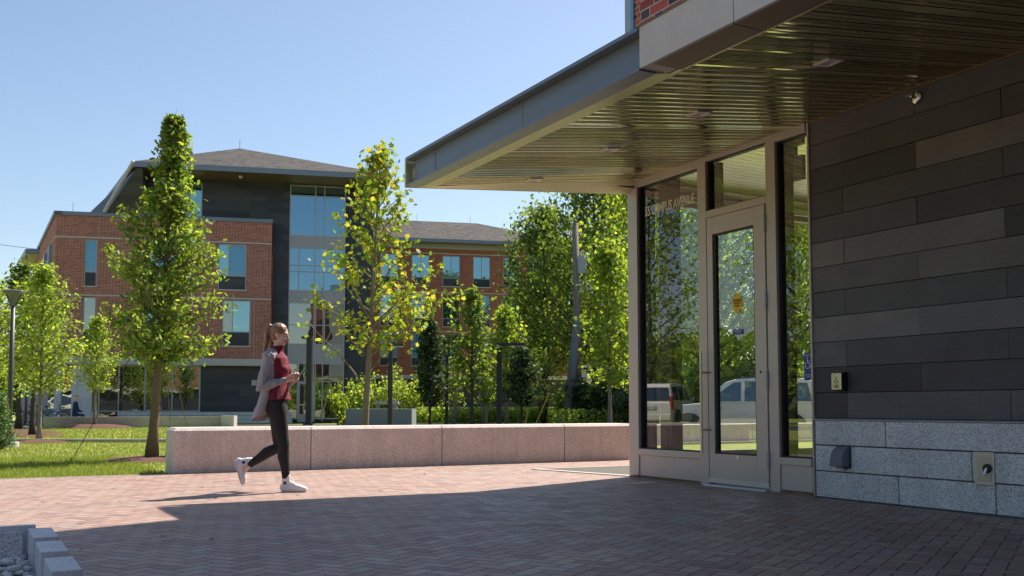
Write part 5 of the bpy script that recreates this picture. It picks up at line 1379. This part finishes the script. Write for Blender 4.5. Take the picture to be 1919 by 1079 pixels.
# ------------------------------------------------------------------ bicycles
def make_bike():
    t = empty('bicycle', (0, 0, 0), 0, 'bicycle', 'bicycle', 'bicycles in the rack')
    for x in (-.52, .52):
        m = MB(); m.torus((0, 0, 0), .33, .018, 'y', 30, 6); o = m.build('wheel', MAT['rubber'], t); o.location = (x, 0, .35)
        m = MB()
        for k in range(8):
            a = math.pi*k/8; m.tube([(-.32*math.cos(a), 0, -.32*math.sin(a)), (.32*math.cos(a), 0, .32*math.sin(a))], .0025, 3)
        m.build('spokes', MAT['alu'], o)
    m = MB()
    for a, b in (((-.52, .35), (-.05, .32)), ((-.05, .32), (-.18, .80)), ((-.18, .76), (-.52, .35)), ((-.16, .72), (.36, .78)), ((-.05, .32), (.38, .70)), ((.34, .86), (.52, .35))): m.tube([(a[0], 0, a[1]), (b[0], 0, b[1])], .018, 6)
    m.build('frame', MAT['teal'], t)
    m = MB(); m.tube([(.34, 0, .84), (.31, 0, .98)], .015, 6); m.tube([(.36, -.27, 1.0), (.31, 0, .98), (.36, .27, 1.0)], .015, 6); m.build('handlebar', MAT['black'], t)
    m = MB(); m.ell((-.21, 0, .90), (.13, .07, .035), None, 10, 6); m.tube([(-.18, 0, .78), (-.2, 0, .9)], .014, 6); m.build('saddle', MAT['black'], t)
    return t
b0 = make_bike(); b0.location = (X(82, 47), 47, .0); b0.rotation_euler = (0, 0, R(10)); b0['label'] = 'teal bicycle parked between the lamp and the young tree trunks'
for (px, Y, a, lb) in ((99, 48, 20, 'bicycle standing right of the young tree trunk'), (66, 48.5, -15, 'bicycle half hidden behind the second lamp post'), (28, 50, 12, 'bicycle at the far left beside the forecourt')):
    b = copy_tree(b0); b.location = (X(px, Y), Y, 0); b.rotation_euler = (0, 0, R(a)); b['label'] = lb

# ------------------------------------------------------------------ bodies from joined tapered volumes
def organic(mb, name, parent, mats_, voxel=.007, smooth=4, assign=None, loc=None, keep=None, cuts=()):
    me = mb.mesh('tmp'); tmp = bpy.data.objects.new('tmp', me); COL.objects.link(tmp)
    bm = bmesh.new(); bm.from_mesh(me); bmesh.ops.recalc_face_normals(bm, faces=bm.faces); bm.to_mesh(me); bm.free()
    r_ = tmp.modifiers.new('r', 'REMESH'); r_.mode = 'VOXEL'; r_.voxel_size = voxel
    s_ = tmp.modifiers.new('s', 'SMOOTH'); s_.factor = .5; s_.iterations = smooth
    dg = bpy.context.evaluated_depsgraph_get(); dg.update()
    out = bpy.data.meshes.new_from_object(tmp.evaluated_get(dg))
    bpy.data.objects.remove(tmp)
    out.name = name; out.materials.clear()
    for m in mats_: out.materials.append(m)
    if keep:
        bm = bmesh.new(); bm.from_mesh(out)
        bmesh.ops.delete(bm, geom=[f for f in bm.faces if not keep(f.calc_center_median())], context='FACES'); bm.to_mesh(out); bm.free()
    if cuts:
        bm = bmesh.new(); bm.from_mesh(out)
        for cp, cn in cuts: bmesh.ops.bisect_plane(bm, geom=bm.verts[:]+bm.edges[:]+bm.faces[:], plane_co=cp, plane_no=cn, clear_outer=True)
        bm.to_mesh(out); bm.free()
    if assign: out.polygons.foreach_set('material_index', [assign(p.center) for p in out.polygons])
    out.polygons.foreach_set('use_smooth', [True]*len(out.polygons)); out.update()
    o = bpy.data.objects.new(name, out); link(o, parent)
    if loc is not None: o.location = loc
    return o

WY = 10.40
WX = X(540, WY)
W = empty('person', (WX, WY, 0), 0, 'woman with a ponytail walking right, burgundy top, open grey cardigan, holding a phone', 'person')
hip = lambda y: (-.105, y, .90)
nl = dict(h=Vector((-.10, -.085, .90)), k=Vector((-.012, -.09, .495)), a=Vector((.018, -.09, .115)))     # standing leg, nearer
fl = dict(h=Vector((-.115, .085, .90)), k=Vector((-.105, .085, .455)), a=Vector((-.425, .08, .262)))      # lifted leg
def leg_pts(g, grow=0.0, z_end=1.0, butt=.03):
    h, k, a = g['h'], g['k'], g['a']
    shin = (a-k).normalized(); th = (k-h).normalized()
    back = Vector((-1, 0, 0))
    return ([h + Vector((-.005, 0, .03)), h.lerp(k, .22), h.lerp(k, .55), h.lerp(k, .85), k, k.lerp(a, .16) + back*.004, k.lerp(a, .34) + (back*.012 if abs(shin.x) < .5 else Vector((-.006, 0, .012))), k.lerp(a, .65), k.lerp(a, z_end)],
            [(r1+grow, r2+grow) for r1, r2 in ((.088, .098), (.084, .094), (.068, .075), (.054, .058), (.05, .054), (.048, .052), (.05, .056), (.037, .041), (.03, .034))])
# body: head, neck, torso, arms, legs in one surface
B = MB()
B.etube([(-.115, 0, .86), (-.118, 0, .95), (-.118, 0, 1.06), (-.112, 0, 1.18), (-.105, 0, 1.29), (-.112, 0, 1.38), (-.12, 0, 1.43)], [(.145, .105), (.155, .11), (.118, .088), (.13, .098), (.14, .105), (.13, .085), (.07, .06)])
B.etube([(-.122, 0, 1.40), (-.112, 0, 1.47), (-.096, 0, 1.545)], [(.055, .058), (.048, .052), (.05, .055)])
HC = Vector((-.088, 0, 1.628)); HR = Matrix.Rotation(R(9), 3, 'Y')
B.ell(HC + HR @ Vector((-.012, 0, .018)), (.092, .074, .098)); B.ell(HC + HR @ Vector((.022, 0, -.035)), (.058, .058, .082)); B.ell(HC + HR @ Vector((.045, 0, -.088)), (.03, .034, .026))       # cranium, face, chin
B.etube([HC + HR @ Vector((-.03, 0, -.06)), HC + HR @ Vector((.04, 0, -.098))], [(.055, .035), (.03, .022)])
B.etube([HC + HR @ Vector((.074, 0, .012)), HC + HR @ Vector((.090, 0, -.022)), HC + HR @ Vector((.096, 0, -.034))], [(.008, .009), (.011, .012), (.013, .011)], n=10)        # nose
B.ell(HC + HR @ Vector((.079, 0, -.058)), (.011, .022, .007)); B.ell(HC + HR @ Vector((.077, 0, -.068)), (.011, .02, .0075))                                            # lips
B.ell(HC + HR @ Vector((.066, .028, .022)), (.016, .024, .010)); B.ell(HC + HR @ Vector((.066, -.028, .022)), (.016, .024, .010))                                        # brows
for s in (-1, 1):
    B.ell(HC + HR @ Vector((-.012, s*.073, -.008)), (.019, .009, .031), Matrix.Rotation(-.2, 3, 'Y'))
    B.ell(HC + HR @ Vector((.043, s*.04, -.028)), (.026, .02, .022))
def arm(sh, el, wr, grow=0.0, b=MB):
    return ([sh, sh.lerp(el, .4), el, el.lerp(wr, .35), wr], [(.047+grow, .05+grow), (.041+grow, .043+grow), (.036+grow, .037+grow), (.035+grow, .035+grow), (.024+grow, .025+grow)])
aN = (Vector((-.165, -.155, 1.375)), Vector((-.235, -.20, 1.075)), Vector((.0, -.115, 1.150)))
aF = (Vector((-.105, .165, 1.375)), Vector((-.10, .205, 1.07)), Vector((.045, .045, 1.155)))
for a in (aN, aF):
    p, r_ = arm(*a); B.etube(p, r_, n=14)
B.etube([(-.12, -.10, 1.385), (-.165, -.155, 1.37)], [(.05, .05), (.05, .05)], side=(1, 0, 0)); B.etube([(-.11, .10, 1.385), (-.105, .165, 1.37)], [(.05, .05), (.05, .05)], side=(1, 0, 0))
B.ell((-.165, -.075, .90), (.085, .085, .095)); B.ell((-.165, .075, .90), (.085, .085, .095))
B.ell((-.045, -.065, 1.255), (.058, .062, .055)); B.ell((-.045, .065, 1.255), (.058, .062, .055))
for g in (nl, fl):
    p, r_ = leg_pts(g); B.etube(p, r_, n=16)
B.etube([nl['a'], Vector((.03, -.09, .06)), Vector((.13, -.09, .03))], [(.03, .034), (.034, .036), (.03, .02)]); B.etube([fl['a'], Vector((-.47, .08, .22)), Vector((-.47, .08, .10))], [(.03, .034), (.034, .036), (.03, .02)])
# hands
def hand(wr, mid, side, curls, thumb, palm_r=(.014, .036)):
    """palm from the wrist to the knuckle line, five separate fingers"""
    d = (mid-wr).normalized(); s = Vector(side).normalized(); up = s.cross(d).normalized()
    B.etube([wr, wr.lerp(mid, .45), mid], [(.024, .018), (.036, .017), (.038, .015)], side=s, n=12)
    for k, (ln, cu) in enumerate(curls):
        b = mid + s*(.030 - .020*k) - d*.004
        q = [b]; dd = d.copy(); cur = b
        for j, fr in enumerate((.42, .32, .26)):
            dd = (dd*math.cos(cu) + up*math.sin(cu)).normalized(); up2 = up
            cur = cur + dd*ln*fr; q.append(cur); up = s.cross(dd).normalized()
        up = s.cross(d).normalized()
        B.etube(q, [(.0088, .0088), (.0084, .0084), (.0078, .0078), (.0068, .0068)], side=s, n=8)
    b = wr.lerp(mid, .35) + s*.03; t1 = b + thumb[0]; t2 = t1 + thumb[1]
    B.etube([b, t1, t2], [(.013, .012), (.0105, .0105), (.0085, .008)], side=s if abs(thumb[0].normalized().dot(s)) < .9 else d, n=8)
hand(aN[2], Vector((.072, -.075, 1.178)), (.15, -.2, 1), [(.070, .42), (.078, .40), (.072, .44), (.058, .5)], (Vector((.034, .006, .020)), Vector((.030, .012, .006))))
hand(aF[2], Vector((.103, .005, 1.178)), (.05, .35, 1), [(.070, -.45), (.078, -.42), (.072, -.45), (.058, -.5)], (Vector((.030, -.012, .022)), Vector((.026, -.014, .006))))
def body_mat(c):
    q = HR.transposed() @ (c - HC)
    if q.x > .068 and -.078 < q.z < -.05 and abs(q.y) < .024: return 1
    if q.x > .055 and .012 < q.z < .026 and .014 < abs(q.y) < .048: return 2
    return 0
body = organic(B, 'body', W, [MAT['skin'], MAT['lip'], MAT['hair']], .0055, 3, body_mat)
for s in (-1, 1):
    m = MB(); m.ell(HC + HR @ Vector((.064, s*.030, .002)), (.010, .013, .0065), None, 10, 8, 0); m.ell(HC + HR @ Vector((.0720, s*.031, .002)), (.004, .0058, .0058), None, 8, 6, 1); m.build('eye', [MAT['white'], MAT['ink']], W, smooth=True)
# leggings
Lg = MB()
for g in (nl, fl):
    p, r_ = leg_pts(g, .006, .93); Lg.etube(p, r_, n=18)
Lg.etube([(-.115, 0, .84), (-.118, 0, .93), (-.118, 0, 1.03)], [(.145, .112), (.163, .118), (.132, .10)])
Lg.ell((-.165, -.075, .90), (.093, .093, .105)); Lg.ell((-.165, .075, .90), (.093, .093, .105))
organic(Lg, 'leggings', W, [MAT['leggings']], .007, 4)
# turtleneck
Tp = MB()
Tp.etube([(-.108, 0, .93), (-.112, 0, 1.03), (-.112, 0, 1.10), (-.108, 0, 1.19), (-.10, 0, 1.285), (-.11, 0, 1.375), (-.12, 0, 1.43)], [(.192, .147), (.158, .124), (.138, .106), (.142, .110), (.154, .116), (.148, .098), (.085, .072)])
Tp.ell((-.042, -.065, 1.255), (.068, .070, .063)); Tp.ell((-.042, .065, 1.255), (.068, .070, .063))
Tp.etube([(-.122, 0, 1.40), (-.115, 0, 1.455), (-.106, 0, 1.505)], [(.068, .07), (.059, .063), (.057, .061)])
Tp.etube([(-.12, -.10, 1.385), (-.155, -.14, 1.365)], [(.052, .052), (.046, .046)], side=(1, 0, 0)); Tp.etube([(-.11, .10, 1.39), (-.105, .16, 1.37)], [(.058, .058), (.056, .056)], side=(1, 0, 0))
organic(Tp, 'turtleneck', W, [MAT['top']], .006, 3, None, None, None, (((-.1, 0, .948), (.03, 0, -1)), ((-.1, 0, 1.512), (-.12, 0, 1))))
# cardigan: back panel, sides, sleeves, hanging tail
Cd = MB()
Cd.etube([(-.165, 0, 1.405), (-.172, 0, 1.34), (-.175, 0, 1.22), (-.185, 0, 1.10), (-.198, 0, 1.0), (-.222, 0, .90), (-.262, 0, .80), (-.292, 0, .69)], [(.165, .065), (.192, .105), (.185, .107), (.178, .085), (.19, .078), (.20, .075), (.205, .078), (.205, .08)], n=24)
for a in (aN, aF):
    sh, el, wr = a; e2 = el.lerp(wr, .93)
    Cd.etube([sh + Vector((0, 0, .008)), sh.lerp(el, .35), sh.lerp(el, .75), el + Vector((-.008, 0, -.012)), el.lerp(wr, .3) + Vector((0, 0, -.008)), el.lerp(wr, .65), e2], [(.055, .059), (.049, .053), (.044, .047), (.043, .046), (.043, .044), (.039, .04), (.036, .036)], n=16)
Cd.etube([(-.15, -.085, 1.415), (-.172, -.152, 1.388)], [(.066, .062), (.070, .066)], side=(1, 0, 0)); Cd.etube([(-.13, .09, 1.415), (-.12, .155, 1.385)], [(.055, .05), (.062, .058)], side=(1, 0, 0))
Cd.etube([(-.13, .16, 1.30), (-.12, .165, 1.1), (-.16, .17, .9), (-.20, .16, .74)], [(.03, .06), (.03, .07), (.03, .08), (.02, .05)], side=(0, 1, 0))
def wrinkle(o, amp, f1, f2):
    from mathutils import noise
    me = o.data; nr = [v.normal.copy() for v in me.vertices]
    for v, nn in zip(me.vertices, nr):
        c = v.co
        q = noise.noise(Vector((c.x*f1, c.y*f1, c.z*f2))) + .5*noise.noise(Vector((c.x*f1*2.2+5, c.y*f1*2.2, c.z*f2*2.2)))
        v.co = c + nn*(q*amp)
    me.update()
cd = organic(Cd, 'cardigan', W, [MAT['cardigan']], .006, 4, None, None, None, (((-.33, 0, .735), (.32, -.08, -1)),))
wrinkle(cd, .007, 26, 5); wrinkle(cd, .004, 14, 26)
# hair: cap and ponytail
Hr = MB()
Hr.ell(HC + Vector((-.016, 0, .034)), (.096, .082, .092), Matrix.Rotation(-.28, 3, 'Y'))
Hr.ell(HC + Vector((-.045, 0, -.012)), (.062, .070, .07))
Hr.etube([(-.172, 0, 1.70), (-.195, -.002, 1.722), (-.214, -.004, 1.695), (-.222, -.01, 1.63), (-.222, -.015, 1.55), (-.238, -.02, 1.47), (-.262, -.025, 1.395)], [(.024, .024), (.028, .026), (.033, .028), (.040, .030), (.044, .028), (.036, .020), (.012, .007)], n=14)
def hair_keep(c):
    q = c - HC
    if q.x < -.02: return True
    return q.z > .03 + (q.x+.02)*.62 or (q.z > -.005 and q.x < .012 and abs(q.y) > .05)
hr = organic(Hr, 'hair', W, [MAT['hair']], .0055, 3)
wrinkle(hr, .003, 60, 10)
m = MB(); m.torus((-.178, 0, 1.706), .026, .008, 'x', 16, 6); m.build('hair_tie', MAT['black'], W)
m = MB(); m.ell((-.012, -.02, 1.345), (.006, .010, .012), None, 8, 6); m.build('pendant', MAT['chrome'], W)
# sneakers
def sneaker(parent, loc, rot):
    S = MB()
    S.etube([(-.055, 0, .045), (.0, 0, .05), (.07, 0, .047), (.13, 0, .042), (.178, 0, .034)], [(.034, .040), (.037, .045), (.042, .042), (.045, .034), (.036, .022)], side=(0, 1, 0))
    S.etube([(-.028, 0, .06), (-.026, 0, .10), (-.022, 0, .135)], [(.036, .045), (.036, .043), (.038, .044)], side=(0, 1, 0))
    S.etube([(-.0, 0, .10), (.05, 0, .075), (.10, 0, .055)], [(.03, .03), (.032, .028), (.034, .025)], side=(0, 1, 0))
    S.etube([(-.06, 0, .013), (.02, 0, .013), (.12, 0, .013), (.185, 0, .017)], [(.038, .014), (.038, .014), (.048, .014), (.036, .013)], side=(0, 1, 0))
    o = organic(S, 'sneaker', parent, [MAT['canvas'], MAT['rubber_pale']], .005, 2, lambda c: 1 if c.z < .023 else 0)
    o.location = loc; o.rotation_euler = rot
    m = MB()
    for k in range(5):
        x = .02 + k*.019; z = .112 - k*.0125
        m.tube([(x, -.032, z-.012), (x+.006, 0, z+.016), (x, .032, z-.012)], .0035, 5)
    m.tube([(.012, -.01, .13), (.03, -.045, .145), (.045, -.03, .115)], .003, 5); m.tube([(.012, .01, .13), (.035, .04, .14), (.05, .03, .11)], .003, 5)
    m.build('laces', MAT['white'], o)
    m = MB(); m.prism([(.016*math.cos(a)-.026, .016*math.sin(a)+.095) for a in [2*math.pi*k/14 for k in range(14)]], 'y', -.0435, -.0405); m.build('ankle_patch', MAT['navy'], o)
    m = MB(); m.etube([(-.022, 0, .12), (-.02, 0, .165)], [(.036, .041), (.034, .038)], side=(0, 1, 0)); m.build('sock', MAT['white'], o, smooth=True)
    return o
sneaker(W, (.042, -.09, .0), (0, 0, R(-3)))
sneaker(W, (-.545, .08, .245), (0, R(74), R(3)))
ph = empty('smartphone', (WX + .135, WY - .035, 1.212), 0, 'small teal phone held up in both hands of the walking woman', 'phone')
ph.rotation_euler = (0, R(32), R(8))
m = MB(); m.box(-.005, .005, -.036, .036, -.06, .085); m.build('case', MAT['teal'], ph, bevel=.003)
m = MB(); m.box(-.0065, -.0052, -.032, .032, -.054, .079); m.build('screen', MAT['gasket'], ph)

# a seated figure far away by the porch
SY = 46.5
Sp = empty('person', (X(143, SY), SY, .0), R(0), 'tiny seated person in dark blue by the porch of the far hall', 'person')
F = MB()
F.etube([(0, 0, .52), (.0, 0, .75), (.02, 0, 1.05)], [(.17, .12), (.15, .11), (.17, .10)]); F.etube([(.02, 0, 1.05), (.03, 0, 1.2)], [(.05, .05), (.05, .05)]); F.ell((.05, 0, 1.31), (.10, .085, .125))
for s in (-1, 1):
    F.etube([(0, s*.09, .52), (.36, s*.1, .52), (.40, s*.1, .1)], [(.08, .08), (.06, .06), (.045, .045)]); F.etube([(.02, s*.19, 1.0), (.05, s*.23, .76), (.27, s*.14, .66)], [(.05, .05), (.045, .045), (.035, .035)]); F.etube([(.4, s*.1, .06), (.55, s*.1, .05)], [(.04, .04), (.035, .03)])
organic(F, 'body', Sp, [MAT['navy'], MAT['skin'], MAT['hair']], .02, 2, lambda c: (2 if c.z > 1.36 or (c.z > 1.22 and c.x < .0) else 1) if c.z > 1.14 else 0)
for (dx, mt, lb) in ((-.28, 'redplastic', 'red seat box left of the seated person'), (.0, 'blueplastic', 'blue seat box under the seated person'), (.62, 'redplastic', 'red seat box right of the seated person')):
    q = empty('seat_box', (X(143, SY)+dx, SY+.05, 0), 0, lb, 'seat', 'coloured seat boxes by the porch')
    m = MB(); m.box(-.22, .22, -.22, .22, .02, .43); m.build('box', MAT[mt], q, bevel=.03)
    m = MB(); m.box(-.2, .2, -.2, .2, 0, .019); m.build('base', MAT['black'], q)

# ------------------------------------------------------------------ light, sky, camera
AZ, EL = math.atan2(.643, .766), R(51.0)
sun = bpy.data.lights.new('sun', 'SUN'); sun.energy = 4.4; sun.angle = R(.53); sun.color = (1.0, .90, .775)
so = bpy.data.objects.new('sun', sun); link(so); so.rotation_euler = (R(90)-EL, 0, -AZ + math.pi) 
dirv = Vector((math.sin(AZ)*math.cos(EL), math.cos(AZ)*math.cos(EL), math.sin(EL)))
so.rotation_euler = (-dirv).to_track_quat('-Z', 'Y').to_euler()
w = bpy.data.worlds.new('World'); sc.world = w; w.use_nodes = True
nt = w.node_tree; bg = nt.nodes['Background']; sky = nt.nodes.new('ShaderNodeTexSky'); sky.sky_type = 'NISHITA'; sky.sun_disc = False
sky.sun_elevation = EL; sky.sun_rotation = AZ; sky.air_density = 1.0; sky.dust_density = .8; sky.ozone_density = .5; sky.altitude = 50
nt.links.new(sky.outputs[0], bg.inputs[0]); bg.inputs[1].default_value = .079
cd_ = bpy.data.cameras.new('camera'); co = bpy.data.objects.new('camera', cd_); link(co)
co.location = (0, 0, .87); co.rotation_euler = (R(90 + 3.7713), 0, 0)
cd_.sensor_width = 36; cd_.lens = 36*1866/1919.; cd_.shift_y = 100.5/1919.; cd_.clip_end = 3000; cd_.clip_start = .05
sc.camera = co
sc.view_settings.view_transform = 'Standard'; sc.view_settings.look = 'None'; sc.view_settings.exposure = 1.0; sc.view_settings.gamma = 1
sc.cycles.max_bounces = 8; sc.cycles.transparent_max_bounces = 16; sc.cycles.glossy_bounces = 4; sc.cycles.caustics_reflective = False; sc.cycles.caustics_refractive = False
sc.cycles.use_denoising = True
